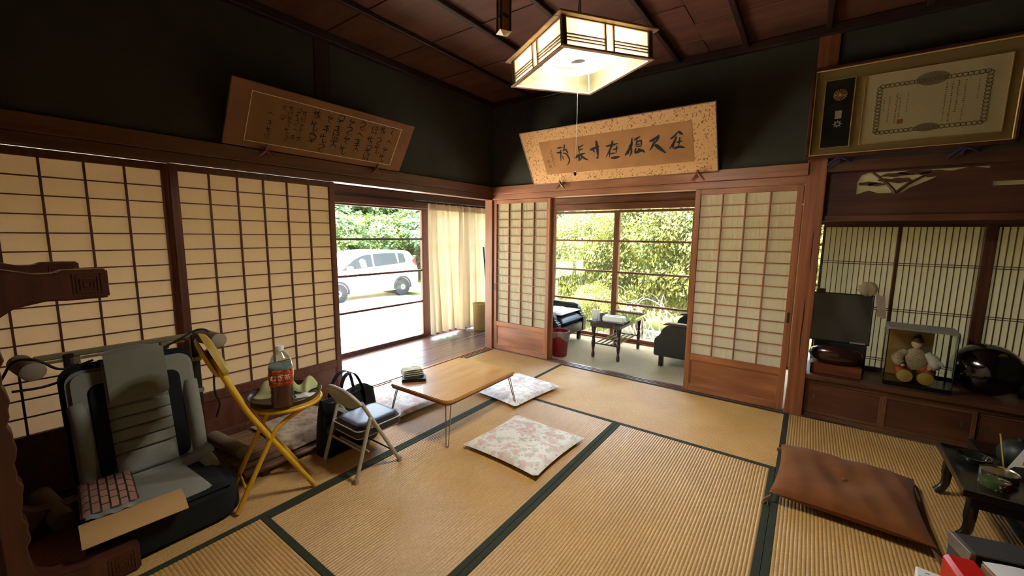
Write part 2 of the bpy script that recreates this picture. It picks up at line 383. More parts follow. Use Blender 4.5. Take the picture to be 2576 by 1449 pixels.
# posts
def post(n, lo, hi, label, mat=M_post): return struct(bar('trim_%d' % n, lo, hi, mat, None, .004), label, 'post')
post(8, (-.105, 0.0, -.04), (-.001, .104, 1.80), 'reddish corner post between the two sliding door walls')
b = MB()
poly = [(2.897, 0), (2.905, .25), (2.896, .6), (2.895, 1.2), (2.893, 2.72), (3.012, 2.72), (3.012, 1.9), (3.015, .9), (3.012, 0)]
b.prism(poly, -.008, .11, 1)
pr = b.build('trim_9', M_post, None, None, .004); struct(pr, 'thick reddish cracked post right of the veranda shoji', 'post')
crk = plain('crack_shadow', (20, 9, 5), .9)
for pts, w in ((((2.962, .42), (2.958, .62), (2.963, .75), (2.96, .9)), .004), (((2.973, 1.10), (2.969, 1.25), (2.971, 1.38)), .003)):
    b = MB()
    P = [Vector((x, -.0083, z)) for x, z in pts]
    n = len(P); ws = [w * math.sin(math.pi * (i + .35) / (n - .3)) for i in range(n)]
    b.add([(p.x - k, p.y, p.z) for p, k in zip(P, ws)] + [(p.x + k, p.y, p.z) for p, k in zip(P, ws)], [(i, i + 1, n + i + 1, n + i) for i in range(n - 1)])
    b.build('crack', crk, pr)
post(10, (-.02, -2.02, 1.872), (.004, -1.90, CE), 'slim dark post set in the plaster of the left wall', wood('wall_post', (48, 26, 20), (70, 40, 30), 'z', .5))
post(11, (-.105, -4 * W - .1, 0), (-.001, -4 * W + .02, 1.8), 'post at the near end of the long shoji wall')
# sills with sliding grooves
def sill(n, along, a0, a1, c0, mat, label):
    """along 'y': strips run in y, from x=c0 outward to c0-.105; along 'x': from y=c0 outward to +"""
    b = MB(); z0, z1 = -.06, .003
    segs = ((0, .016), (.036, .050), (.070, .105))
    for s0, s1 in segs:
        if along == 'y': b.box((c0 - s1, a0, z0), (c0 - s0, a1, z1))
        else: b.box((a0, c0 + s0, z0), (a1, c0 + s1, z1))
    if along == 'y': b.box((c0 - .105, a0, z0), (c0, a1, z1 - .006))
    else: b.box((a0, c0, z0), (a1, c0 + .105, z1 - .006))
    return struct(b.build('trim_%d' % n, mat), label, 'sill')
sill(12, 'y', -4 * W, -.001, 0.0, wood('sill_y', (120, 74, 48), (160, 104, 66), 'y', .35), 'grooved door sill along the left edge of the mats')
sill(13, 'x', 0.0, 2.893, 0.0, wood('sill_x', (92, 60, 46), (126, 88, 68), 'x', .3), 'grooved door sill between mats and carpet')

# ---- shoji doors: local x = along the door, y = thickness (paper on +y side), z up
def shoji(name, w, cols, label, mz, mx, mk, paper, loc, rz, rows=15, stile=.040, kick=True, h=1.727, pb=.337, pull=None):
    t = thing(name, label, 'shoji door', loc, rz, kind='structure')
    T = .028
    bar('stile', (0, 0, .004), (stile, T, h), mz, t); bar('stile', (w - stile, 0, .004), (w, T, h), mz, t)
    x0, x1 = stile, w - stile
    bar('rail', (x0, .001, h - .040), (x1, T - .001, h), mx, t); bar('rail', (x0, .001, pb - .050), (x1, T - .001, pb), mx, t); bar('rail', (x0, .001, .004), (x1, T - .001, .055), mx, t)
    bar('kick_panel', (x0, .010, .055), (x1, .018, pb - .050), mk, t)
    f = .010
    bar('moulding', (x0, .003, .055), (x1, .010, .055 + f), mx, t); bar('moulding', (x0, .003, pb - .05 - f), (x1, .010, pb - .05), mx, t)
    bar('moulding', (x0, .003, .055 + f), (x0 + f, .010, pb - .05 - f), mz, t); bar('moulding', (x1 - f, .003, .055 + f), (x1, .010, pb - .05 - f), mz, t)
    p = MB().grid(lambda u, v: (x0 + (x1 - x0) * u, .0225, pb + (h - .04 - pb) * v), 1, 1).build('paper', paper, t)
    zt = h - .040
    for i in range(1, cols):
        x = x0 + (x1 - x0) * i / cols; bar('lattice_bar', (x - .0045, .006, pb), (x + .0045, .0222, zt), mz, t, .001)
    for j in range(1, rows):
        z = pb + (zt - pb) * j / rows; bar('lattice_bar', (x0, .008, z - .003), (x1, .0218, z + .003), mx, t, .001)
    if pull is not None:
        bar('finger_pull', (pull - .009, -.0012, .70), (pull + .009, .001, .78), plain('pull_iron', (26, 22, 20), .5), t)
    return t
# left wall: door faces +x (room); rotate so that local +y points to -x
RA = R(90)
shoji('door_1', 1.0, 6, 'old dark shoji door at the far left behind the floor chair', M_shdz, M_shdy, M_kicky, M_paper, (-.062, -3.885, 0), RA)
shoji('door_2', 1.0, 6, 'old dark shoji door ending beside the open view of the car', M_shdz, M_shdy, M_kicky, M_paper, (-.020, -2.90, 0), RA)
shoji('door_3', .742, 4, 'shoji door beside the corner post with wavy paper', M_shz, M_shx, M_kick, M_paperw, (.008, .022, 0), 0, pull=.018)
shoji('door_4', .742, 4, 'shoji door slid behind the one at the corner post', M_shz, M_shx, M_kick, M_paperw, (.036, .062, 0), 0)
shoji('door_5', .735, 4, 'shoji door beside the thick cracked post with wavy paper', M_shz, M_shx, M_kick, M_paperw, (2.153, .022, 0), 0, pull=.717)

# ---- veranda shells
fl = MB()
eng = struct(MB().box((-1.06, -4.1, -.14), (-.105, 1.36, -.03)).build('floor_veranda', M_linty2), 'brown plank floor of the veranda toward the parked car', 'floor')
x = -1.055; i = 0
M_plank = wood('veranda_plank', (74, 52, 44), (108, 80, 68), 'y', .3, 1.0, 10, True, .25)
while x < -.11:
    bar('plank', (x, -4.1, -.03), (min(x + .094, -.106), 1.35, -.002 - .0006 * (i % 2)), M_plank, eng, .0015); x += .095; i += 1
M_carpet = plain('beige_carpet', (176, 160, 128), .95, 0, .05, .22, 40, .8, 500)
cp = struct(MB().box((-.106, .105, -.14), (4.8, 1.36, -.004)).build('floor_carpet', M_carpet), 'beige carpet floor of the veranda with the armchairs', 'carpet floor')
# veranda ceiling, outer walls over windows; unseen eaves overhang added to keep sun out
M_vc = wood('veranda_ceiling', (80, 50, 36), (110, 74, 52), 'x', .6)
struct(MB().box((-2.0, -4.3, 2.30), (-.07, 2.3, 2.36)).build('ceiling_veranda', M_vc), 'wooden veranda ceiling toward the car, eaves added to block the sun', 'ceiling')
struct(MB().box((-.07, .07, 2.30), (4.9, 2.3, 2.36)).build('ceiling_carpet_veranda', M_vc), 'wooden veranda ceiling toward the hedge, eaves added to block the sun', 'ceiling')
struct(MB().box((-2.1, -4.4, 2.86), (5, 2.4, 2.95)).build('roof', M_dark), 'unseen roof over the house and verandas, overhang added to block the sun', 'roof')
wallbox('wall_veranda_left', (-1.07, -4.1, 1.73), (-1.02, 1.36, 2.32), 'wooden wall over the veranda windows toward the car', M_linty2)
wallbox('wall_veranda_back', (-1.07, 1.31, 1.75), (4.9, 1.36, 2.32), 'wooden wall over the veranda windows toward the hedge', M_lintx2)
wallbox('wall_veranda_end', (-1.07, -4.15, -.1), (-.07, -4.1, 2.32), 'wooden wall closing the far left veranda end', M_linty2)
trim(14, (-1.08, -4.1, 1.655), (-.985, 1.30, 1.735), M_linty2, 'brown window header over the view of the car')
trim(15, (-1.075, -4.1, 1.765), (-.995, 1.30, 1.835), M_linty2, 'second brown beam above the window header toward the car')
trim(16, (-1.0, 1.285, 1.675), (4.8, 1.37, 1.755), M_lintx2, 'pale brown window header over the hedge view')
trim(17, (-1.0, 1.295, 1.785), (4.8, 1.36, 1.84), M_lintx2, 'second beam above the window header toward the hedge')
trim(18, (-1.10, -4.1, -.10), (-1.0, 1.34, .002), M_linty2, 'low window sill beam of the veranda toward the car')
trim(19, (-1.0, 1.28, -.10), (4.8, 1.38, .012), M_lintx2, 'low window sill beam of the veranda toward the hedge')
post(20, (-1.085, 1.27, -.1), (-.99, 1.37, 2.3), 'outer corner post of the verandas')

# ---- veranda sash windows: local x along, y thickness
def sash(name, w, label, loc, rz, mz, mx, gl, st=.07, h=1.665, z0=.005):
    t = thing(name, label, 'window', loc, rz, kind='structure')
    bar('stile', (0, -.018, z0), (st, .018, h), mz, t); bar('stile', (w - st, -.018, z0), (w, .018, h), mz, t)
    zs = [.05, .483, .883, 1.278, h - .03]
    bar('rail', (st, -.016, z0), (w - st, .016, zs[0]), mx, t); bar('rail', (st, -.016, h - .03), (w - st, .016, h), mx, t)
    for z in zs[1:-1]: bar('muntin', (st, -.014, z - .012), (w - st, .014, z + .012), mx, t)
    for k in range(4):
        a, c = zs[k] + (.012 if k else 0), zs[k + 1] - (.012 if k < 3 else 0)
        MB().grid(lambda u, v: (st + (w - 2 * st) * u, 0, a + (c - a) * v), 1, 1).build('pane', gl, t)
    return t
WA = [(-.08 - 1.33, 1.33, 'window sash of four wide panes framing the white car'), (-.08 - 2.64, 1.33, 'window sash behind the second shoji door'), (-.08 - 3.96, 1.34, 'window sash behind the far left shoji door'), (-.07, .70, 'window sash behind the left half of the curtain'), (.62, .68, 'window sash behind the right half of the curtain')]
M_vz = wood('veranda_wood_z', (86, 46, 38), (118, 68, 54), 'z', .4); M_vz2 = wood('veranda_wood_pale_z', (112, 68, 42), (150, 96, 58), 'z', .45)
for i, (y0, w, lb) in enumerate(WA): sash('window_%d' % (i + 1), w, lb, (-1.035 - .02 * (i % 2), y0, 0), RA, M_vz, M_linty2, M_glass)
WB = [(-.95, 'left end sash of the hedge windows'), (.0, 'sash with the hedge view left of the middle stile'), (.93, 'sash with the hedge view right of the middle stile'), (1.88, 'sash of the hedge windows behind the cracked post'), (2.83, 'sash of the hedge windows behind the study bay'), (3.78, 'last sash of the hedge windows')]
for i, (x0, lb) in enumerate(WB): sash('window_%d' % (i + 6), 1.0, lb, (x0, 1.322 + .022 * (i % 2), 0), 0, M_vz2, M_lintx2, M_glassd, .068)

# unseen cream sliding doors behind the viewer, added to bounce soft fill light
M_bounce = plain('bounce_fusuma', (222, 212, 190), .85, 0, .1, .05, 5)
for i in range(4):
    t = thing('door_%d' % (6 + i), 'cream sliding door added behind the viewer to bounce fill light, %s from the long shoji' % ('first', 'second', 'third', 'fourth')[i], 'sliding door', (i * W + .001, -4 * W - .06 - .022 * (i % 2), 0), 0, kind='structure')
    bar('panel', (.018, .002, .02), (W - .02, .018, 1.71), M_bounce, t, 0)
    for lo, hi in (((0, 0, .004), (.018, .02, 1.727)), ((W - .02, 0, .004), (W - .002, .02, 1.727)), ((.018, 0, .004), (W - .02, .02, .02)), ((.018, 0, 1.71), (W - .02, .02, 1.727))): bar('frame', lo, hi, M_black, t)
    b = MB(); b.lathe([(0, .001), (.022, .0005), (.028, .003), (.030, 0)], 20, (.09 if i % 2 else W - .09, .018, .85), Matrix.Rotation(R(-90), 3, 'X')); b.build('finger_pull', M_steel, t, 50)
struct(bar('trim_25', (0, -4 * W - .1, 1.73), (4 * W, -4 * W, 1.80), M_lintx, None, .003), 'lintel over the added bounce doors behind the viewer', 'trim')
# ================================================================== STUDY BAY at the right of the cracked post
M_bayz = wood('bay_wood_z', (72, 42, 28), (104, 64, 42), 'z', .45); M_bayx = wood('bay_wood_x', (72, 42, 28), (104, 64, 42), 'x', .45)
M_cabx = wood('cabinet_wood', (92, 56, 36), (126, 82, 54), 'x', .4, 1, 10)
M_cabp = wood('cabinet_panel_wood', (76, 42, 26), (106, 62, 40), 'x', .45, 1, 8)
M_paper2 = translucent('bay_paper', (214, 198, 146), .5, .9, .10, 90, 0, (112, 99, 72))
cab = thing('cabinet', 'low brown cabinet with sliding doors under the study bay shelf', 'cabinet', (3.014, .03, 0))
bar('body', (0, .035, .0), (1.78, .36, .298), M_bayx, cab); bar('top_rail', (0, 0, .268), (1.78, .034, .298), M_cabx, cab); bar('bottom_rail', (0, 0, .0), (1.78, .034, .028), M_cabx, cab)
for k in range(4):
    x0 = .004 + k * .438; d = .004 if k % 2 else .016
    dr = bar('door', (x0, d, .03), (x0 + .446, d + .012, .266), M_cabp, cab)
    w2, h2 = .223, .118
    for lo, hi in (((-w2, -.010, -h2), (-w2 + .022, -.006, h2)), ((w2 - .022, -.010, -h2), (w2, -.006, h2)), ((-w2 + .022, -.010, -h2), (w2 - .022, -.006, -h2 + .02)), ((-w2 + .022, -.010, h2 - .02), (w2 - .022, -.006, h2))):
        bar('door_frame', lo, hi, M_cabx, dr)
    px = -.165 if k % 2 == 0 else .165
    bar('finger_pull', (px - .008, -.0075, .0), (px + .008, -.0055, .035), plain('pull_brass', (120, 108, 96), .35, .8), dr)
shelf = bar('shelf_board', (3.012, .0, .300), (4.80, .43, .335), M_bayx, None, .004); tag(shelf, 'thick brown shelf board over the low cabinet', 'shelf')
# paper screens with close vertical slats
def slat_screen(n, x0, x1, label):
    t = thing('window_%d' % n, label, 'slatted screen', (x0, .405, .335), 0, kind='structure')
    w = x1 - x0; h = 1.112
    bar('stile', (0, 0, 0), (.017, .024, h), M_bayz, t); bar('stile', (w - .017, 0, 0), (w, .024, h), M_bayz, t)
    bar('rail', (.017, .001, h - .02), (w - .017, .023, h), M_bayx, t); bar('rail', (.017, .001, 0), (w - .017, .023, .03), M_bayx, t)
    MB().grid(lambda u, v: (.017 + (w - .034) * u, .019, .03 + (h - .05) * v), 1, 1).build('paper', M_paper2, t)
    ns = 13
    for i in range(1, ns):
        x = .017 + (w - .034) * i / ns; bar('slat', (x - .0022, .004, .03), (x + .0022, .016, h - .02), M_bayz, t, .0005)
    for z in (.09, .105, .475, .490, .815, .830): bar('crossbar', (.017, .002, z - .0025), (w - .017, .008, z + .0025), M_bayx, t, .0005)
slat_screen(12, 3.034, 3.486, 'slatted paper screen behind the dark framed board'); slat_screen(13, 3.474, 3.925, 'slatted paper screen behind the doll case')
slat_screen(14, 3.925, 4.375, 'slatted paper screen at the right edge behind the lacquer lid'); slat_screen(15, 4.363, 4.815, 'slatted paper screen beyond the right edge')
bar_ = struct(bar('trim_21', (3.895, .395, .335), (3.955, .45, 1.45), M_bayz), 'dark post between the slatted screens', 'post')
struct(bar('trim_22', (3.014, .36, 1.447), (4.8, .45, 1.505), M_bayx), 'dark beam over the slatted paper screens', 'trim')
struct(MB().box((3.014, .40, 1.86), (4.8, .45, 2.3)).build('wall_bay', M_plaster), 'plaster wall above the slatted screens', 'wall')
struct(MB().box((4.78, .0, -.1), (4.85, 1.4, 2.3)).build('wall_bay_end', M_plaster), 'end wall of the study bay', 'wall')
struct(bar('trim_23', (3.012, .0, 1.80), (4.8, .09, 1.872), M_bayx), 'dark frieze rail below the framed certificate', 'trim')
struct(bar('trim_24', (3.012, .02, 1.462), (4.8, .09, 1.50), M_bayx), 'dark lower rail of the carved transom', 'trim')
# carved transom: dark board with a pine cut-out and a boat-like slot, paper behind
tr = thing('transom_board', 'dark transom board with a pine tree cut out of it', 'transom', (3.012, .045, 1.50))
M_trb = wood('transom_wood', (66, 36, 24), (94, 54, 36), 'x', .5)
b = MB()
def tb(x0, z0, x1, z1): b.box((x0, 0, z0), (x1, .016, z1))
tb(0, 0, 1.78, .145); tb(0, .145, .172, .30); tb(.172, .285, .78, .30); tb(.78, .205, 1.78, .30); tb(.78, .145, .80, .205); tb(1.10, .145, 1.78, .205); tb(.80, .145, 1.10, .165); tb(.80, .192, 1.10, .205)
b.build('board', M_trb, tr)
def blob(cx, cz, rx, rz, sd, n=18):
    r_ = random.Random(sd); return [(cx + rx * (1 + .12 * math.sin(3 * a + sd) + .07 * r_.uniform(-1, 1)) * math.cos(a), cz + rz * (1 + .18 * math.sin(5 * a + sd)) * math.sin(a)) for a in [2 * math.pi * i / n for i in range(n)]]
b = MB()
b.prism([(.172, .225), (.19, .27), (.23, .287), (.172, .29)], .001, .015); b.prism([(.172, .14), (.30, .14), (.24, .165), (.21, .158)], .001, .015)
b.prism([(.40, .14), (.78, .14), (.78, .27), (.70, .285), (.60, .262), (.52, .215), (.44, .175)], .001, .015)
for cx, cz, rx, rz, sd in ((.225, .213, .05, .012, 1), (.27, .205, .045, .010, 2), (.36, .262, .07, .012, 3), (.39, .225, .06, .016, 4), (.46, .27, .08, .014, 5), (.56, .255, .08, .02, 6), (.31, .232, .035, .008, 7)): b.prism(blob(cx, cz, rx, rz, sd), .0015, .0145)
b.tube([(.245, .008, .287), (.28, .008, .255), (.33, .008, .205), (.36, .008, .165), (.37, .008, .14)], [.007, .008, .009, .011, .013], 6); b.tube([(.38, .008, .15), (.43, .008, .20), (.50, .008, .245), (.56, .008, .27)], [.012, .010, .008, .006], 6)
b.build('pine_carving', M_trb, tr, 40)
M_trp = translucent('transom_paper', (214, 196, 160), .5, .9, .05, 40, 0, (170, 154, 128))
MB().grid(lambda u, v: (.1 + 1.1 * u, .030, .10 + .2 * v), 1, 1).build('paper', M_trp, tr)

# ================================================================== OUTDOORS
M_ground = plain('pale_gravel', (198, 190, 174), .95, 0, .1, .06, 3, .5, 40)
def gz(x, y):
    d = max(0, -x - 15) ; e = max(0, y - 9)
    return -.65 + .16 * d ** 1.15 + .16 * e ** 1.15 + .05 * math.sin(x * .7) * math.sin(y * .6)
b = MB(); b.grid(lambda u, v: (-75 + 110 * u, -45 + 110 * v, gz(-75 + 110 * u, -45 + 110 * v)), 110, 110)
me = b.build('ground', M_ground, None, 60)
M_grass = plain('hill_soil', (86, 92, 48), .95, 0, .1, .3, 2)
me.data.materials.append(M_grass)
for p in me.data.polygons:
    if p.center.x < -11.5 or p.center.y > 5.2: p.material_index = 1
struct(me, 'sunlit pale gravel yard and the wooded slope behind it', 'ground')
def leafmat(name, c1, c2, fac=.35):
    m, nt, N, L, b = base(name); out = [n for n in N if n.type == 'OUTPUT_MATERIAL'][0]
    tc = N.new('ShaderNodeTexCoord'); oi = N.new('ShaderNodeObjectInfo'); nz = N.new('ShaderNodeTexNoise'); nz.inputs['Scale'].default_value = 2.6; nz.inputs['Detail'].default_value = 6
    L.new(tc.outputs['Object'], nz.inputs['Vector']); rp = N.new('ShaderNodeValToRGB')
    rp.color_ramp.elements[0].position = .35; rp.color_ramp.elements[0].color = (*lin(c1), 1); rp.color_ramp.elements[1].position = .65; rp.color_ramp.elements[1].color = (*lin(c2), 1)
    L.new(nz.outputs['Fac'], rp.inputs['Fac']); hs = N.new('ShaderNodeHueSaturation')
    mr = N.new('ShaderNodeMapRange'); mr.inputs['To Min'].default_value = .8; mr.inputs['To Max'].default_value = 1.25; L.new(oi.outputs['Random'], mr.inputs['Value']); L.new(mr.outputs[0], hs.inputs['Value'])
    L.new(rp.outputs[0], hs.inputs['Color']); L.new(hs.outputs[0], b.inputs['Base Color']); b.inputs['Roughness'].default_value = .6
    t = N.new('ShaderNodeBsdfTranslucent'); L.new(hs.outputs[0], t.inputs[0]); ms = N.new('ShaderNodeMixShader'); ms.inputs[0].default_value = fac
    L.new(b.outputs[0], ms.inputs[1]); L.new(t.outputs[0], ms.inputs[2]); L.new(ms.outputs[0], out.inputs[0]); return m
def crown(name, mat, rx, ry, rz, nl, size, seed, clusters=70, spread=.22, low=-.5):
    r_ = random.Random(seed); V = []; F = []; cs = []
    for _ in range(clusters):
        a = r_.uniform(0, 6.283); z = r_.uniform(low, 1); q = math.sqrt(max(0, 1 - z * z)) ; k = r_.uniform(.72, 1.0)
        cs.append(Vector((math.cos(a) * q * k * rx, math.sin(a) * q * k * ry, z * k * rz)))
    for _ in range(nl):
        c = r_.choice(cs); p = c + Vector((r_.gauss(0, spread) * rx, r_.gauss(0, spread) * ry, r_.gauss(0, spread * .55) * rz))
        nrm = (Vector((p.x / rx, p.y / ry, p.z / rz + .5)) + Vector((r_.uniform(-1, 1), r_.uniform(-1, 1), r_.uniform(-.6, 1))) * .9).normalized()
        t = nrm.orthogonal().normalized(); t.rotate(Matrix.Rotation(r_.uniform(0, 6.28), 3, nrm)); s_ = nrm.cross(t); k = size * r_.uniform(.6, 1.3)
        n = len(V); V += [p - t * k, p + s_ * k * .42 + nrm * k * .1, p + t * k, p - s_ * k * .42 + nrm * k * .1]; F.append((n, n + 1, n + 2, n + 3))
    me = bpy.data.meshes.new(name); me.from_pydata(V, [], F); me.materials.append(mat); return me
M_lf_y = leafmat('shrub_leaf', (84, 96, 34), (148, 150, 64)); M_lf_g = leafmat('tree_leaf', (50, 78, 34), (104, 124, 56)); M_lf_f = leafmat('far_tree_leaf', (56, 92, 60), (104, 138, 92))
M_bark = plain('bark', (120, 104, 88), .9, 0, .1, .3, 20, .5, 60)
def stems(seed, h, sp, n, r=.02):
    r_ = random.Random(seed); b = MB()
    for i in range(n):
        a = r_.uniform(0, 6.28); d = sp * r_.uniform(.2, 1); P = [Vector((r_.uniform(-.08, .08), r_.uniform(-.08, .08), 0))]
        for k in range(1, 5): P.append(Vector((math.cos(a) * d * k / 4 + r_.uniform(-.08, .08), math.sin(a) * d * k / 4 + r_.uniform(-.08, .08), h * (k / 4) ** .8)))
        b.tube(P, [r * (1.1 - .2 * k) for k in range(5)], 6)
    return b
SH = [crown('foliage', M_lf_y, 1.0, .9, .95, 22000, .030, 11, 170, .12), crown('foliage', M_lf_y, 1.0, 1.0, .9, 22000, .031, 12, 150, .12)]
TR = [crown('foliage', M_lf_g, 1.0, 1.0, 1.0, 14000, .050, 21, 130, .12), crown('foliage', M_lf_g, 1.0, 1.0, .9, 14000, .052, 22, 120, .12)]
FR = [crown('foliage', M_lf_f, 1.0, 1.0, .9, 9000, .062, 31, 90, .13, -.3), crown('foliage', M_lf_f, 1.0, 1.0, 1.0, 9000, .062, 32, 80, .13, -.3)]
STM = {}
def plant(name, label, cat, group, crownmesh, x, y, s, sz, cz, st, rot, z=None):
    t = thing(name, label, cat, (x, y, gz(x, y) if z is None else z), rot, group)
    o = bpy.data.objects.new('foliage', crownmesh); link(o, t); o.location = (0, 0, cz); o.scale = (s, s, sz)
    if st not in STM: STM[st] = stems(*st).data('stem', M_bark, 60)
    q = bpy.data.objects.new('stem', STM[st]); link(q, t)
    return t
# garden shrubs outside the carpeted veranda
SHL = [(-2.3, 4.3, 1.0, 1.3, 'yellow green shrub at the left edge of the hedge view'), (-1.0, 4.7, 1.05, 1.5, 'tall yellow green shrub behind the left armchair'), (.25, 4.5, 1.15, 1.7, 'full yellow green shrub behind the coffee table'),
       (1.5, 4.6, 1.2, 1.7, 'broad yellow green shrub right of the middle stile'), (2.8, 4.4, 1.2, 1.6, 'yellow green shrub behind the cracked post'), (4.2, 4.4, 1.2, 1.6, 'yellow green shrub beyond the study bay'), (-.2, 3.3, .55, .55, 'low sparse shrub close to the veranda glass')]
for i, (x, y, s, sz, lb) in enumerate(SHL):
    plant('garden_shrub', lb, 'shrub', 'garden shrubs outside the veranda glass', SH[i % 2], x, y, s, sz, .75 * sz + .15, (5, 1.5, .8, 9, .022) if i != 6 else (6, .5, .4, 5, .01), i * 1.3, -.65)
# arching bare branches in front of the hedge at the right
bt = thing('bare_branch_bush', 'tangle of bare arching branches low at the right of the hedge view', 'bush', (1.0, 3.5, -.65)); b = MB(); r_ = random.Random(3)
for i in range(26):
    x0 = r_.uniform(-.8, .8); a = r_.uniform(-.9, .9); hh = r_.uniform(.5, 1.25)
    b.tube(smooth_path([(x0, r_.uniform(-.2, .2), 0), (x0 + a * .3, r_.uniform(-.3, .3), hh * .7), (x0 + a * .8, r_.uniform(-.3, .3), hh), (x0 + a * 1.2, r_.uniform(-.3, .3), hh * .7)], 3), [.012 * (1 - .06 * k) for k in range(10)], 5)
b.build('branches', plain('pale_bark', (150, 140, 122), .9, 0, .1, .2, 20), bt, 60)
# bushes right behind the car, then the wooded slope
r_ = random.Random(5)
BL = ['bright bush behind the bonnet of the white car', 'bright bush behind the roof of the white car', 'bright bush behind the rear window of the car', 'bright bush right of the tail light', 'bright bush beyond the curtained veranda corner', 'bright bush left of the parked car']
for i, (x, y, s, sz) in enumerate(((-12.2, 3.2, 1.5, 1.5), (-12.4, 5.2, 1.6, 1.7), (-12.0, 7.4, 1.6, 1.6), (-12.4, 9.4, 1.7, 1.5), (-12, 11.6, 1.6, 1.7), (-12.3, 1.0, 1.5, 1.5))):
    plant('roadside_bush', BL[i], 'bush', 'bushes behind the parked car', TR[i % 2] if i % 3 else SH[0], x, y, s, sz, sz * .75, (7, 1.4, .8, 7, .03), i)
k = 0; HT = ['leafy tree in the nearest row of the wooded slope behind the car', 'leafy tree in the second row of the wooded slope behind the car', 'bluish green tree higher up the wooded slope behind the car', 'bluish green tree on the top of the wooded slope', 'bluish green tree on the slope behind the garden shrubs']
for row, (x, n, s) in enumerate(((-15.2, 6, 2.0), (-18.6, 6, 2.4), (-23, 6, 3.1), (-30, 6, 4.2))):
    for j in range(n):
        yy = 3.5 + row * 2.5 + j * (13 + row * 4) / n + r_.uniform(-.6, .6); s_ = s * r_.uniform(.85, 1.2)
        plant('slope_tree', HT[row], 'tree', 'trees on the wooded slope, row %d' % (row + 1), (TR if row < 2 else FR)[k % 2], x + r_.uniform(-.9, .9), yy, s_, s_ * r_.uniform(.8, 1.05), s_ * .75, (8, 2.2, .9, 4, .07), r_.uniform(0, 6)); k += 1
for j in range(10):
    x = -10 + j * 1.6 + r_.uniform(-.5, .5); y = 9.5 + (j % 3) * 3.2 + r_.uniform(-.5, .5); s_ = 2.1 * r_.uniform(.85, 1.2) + (j % 3) * .6
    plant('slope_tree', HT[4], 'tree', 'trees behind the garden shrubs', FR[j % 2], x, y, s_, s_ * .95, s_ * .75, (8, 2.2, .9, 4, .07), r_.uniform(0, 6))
# weeds and stones on the gravel
M_weed = leafmat('weed_leaf', (110, 112, 40), (160, 150, 70)); wm = crown('leaf_tuft', M_weed, .3, .2, .06, 160, .035, 41, 8, .3, 0)
for (x, y, s, lb) in ((-3.6, -.15, .8, 'small yellow weed on the gravel nearest the window'), (-3.2, .35, 1.0, 'dry leafy weed on the gravel below the middle of the window'), (-5.9, 4.6, .9, 'little weed behind the rear wheel of the car')):
    o = bpy.data.objects.new('weed_patch', wm); C.objects.link(o); o.location = (x, y, gz(x, y) + .01); o.scale = (s, s, s); tag(o, lb, 'weed')
b = MB(); r_ = random.Random(9)
for i in range(260):
    x = r_.uniform(-4.6, -2.6) if i < 170 else r_.uniform(-6.6, -5.2); y = r_.uniform(-1.2, .4) if i < 170 else r_.uniform(1.5, 4.6); s = r_.uniform(.008, .028)
    b.obox((x, y, gz(x, y) + s * .4), (s * 2, s * 1.5, s), (r_.uniform(0, 1), r_.uniform(0, 1), r_.uniform(0, 3)))
st = b.build('gravel_stones', plain('dark_stone', (120, 116, 108), .9)); tag(st, 'scattered dark pebbles on the white gravel', 'pebbles', kind='stuff')

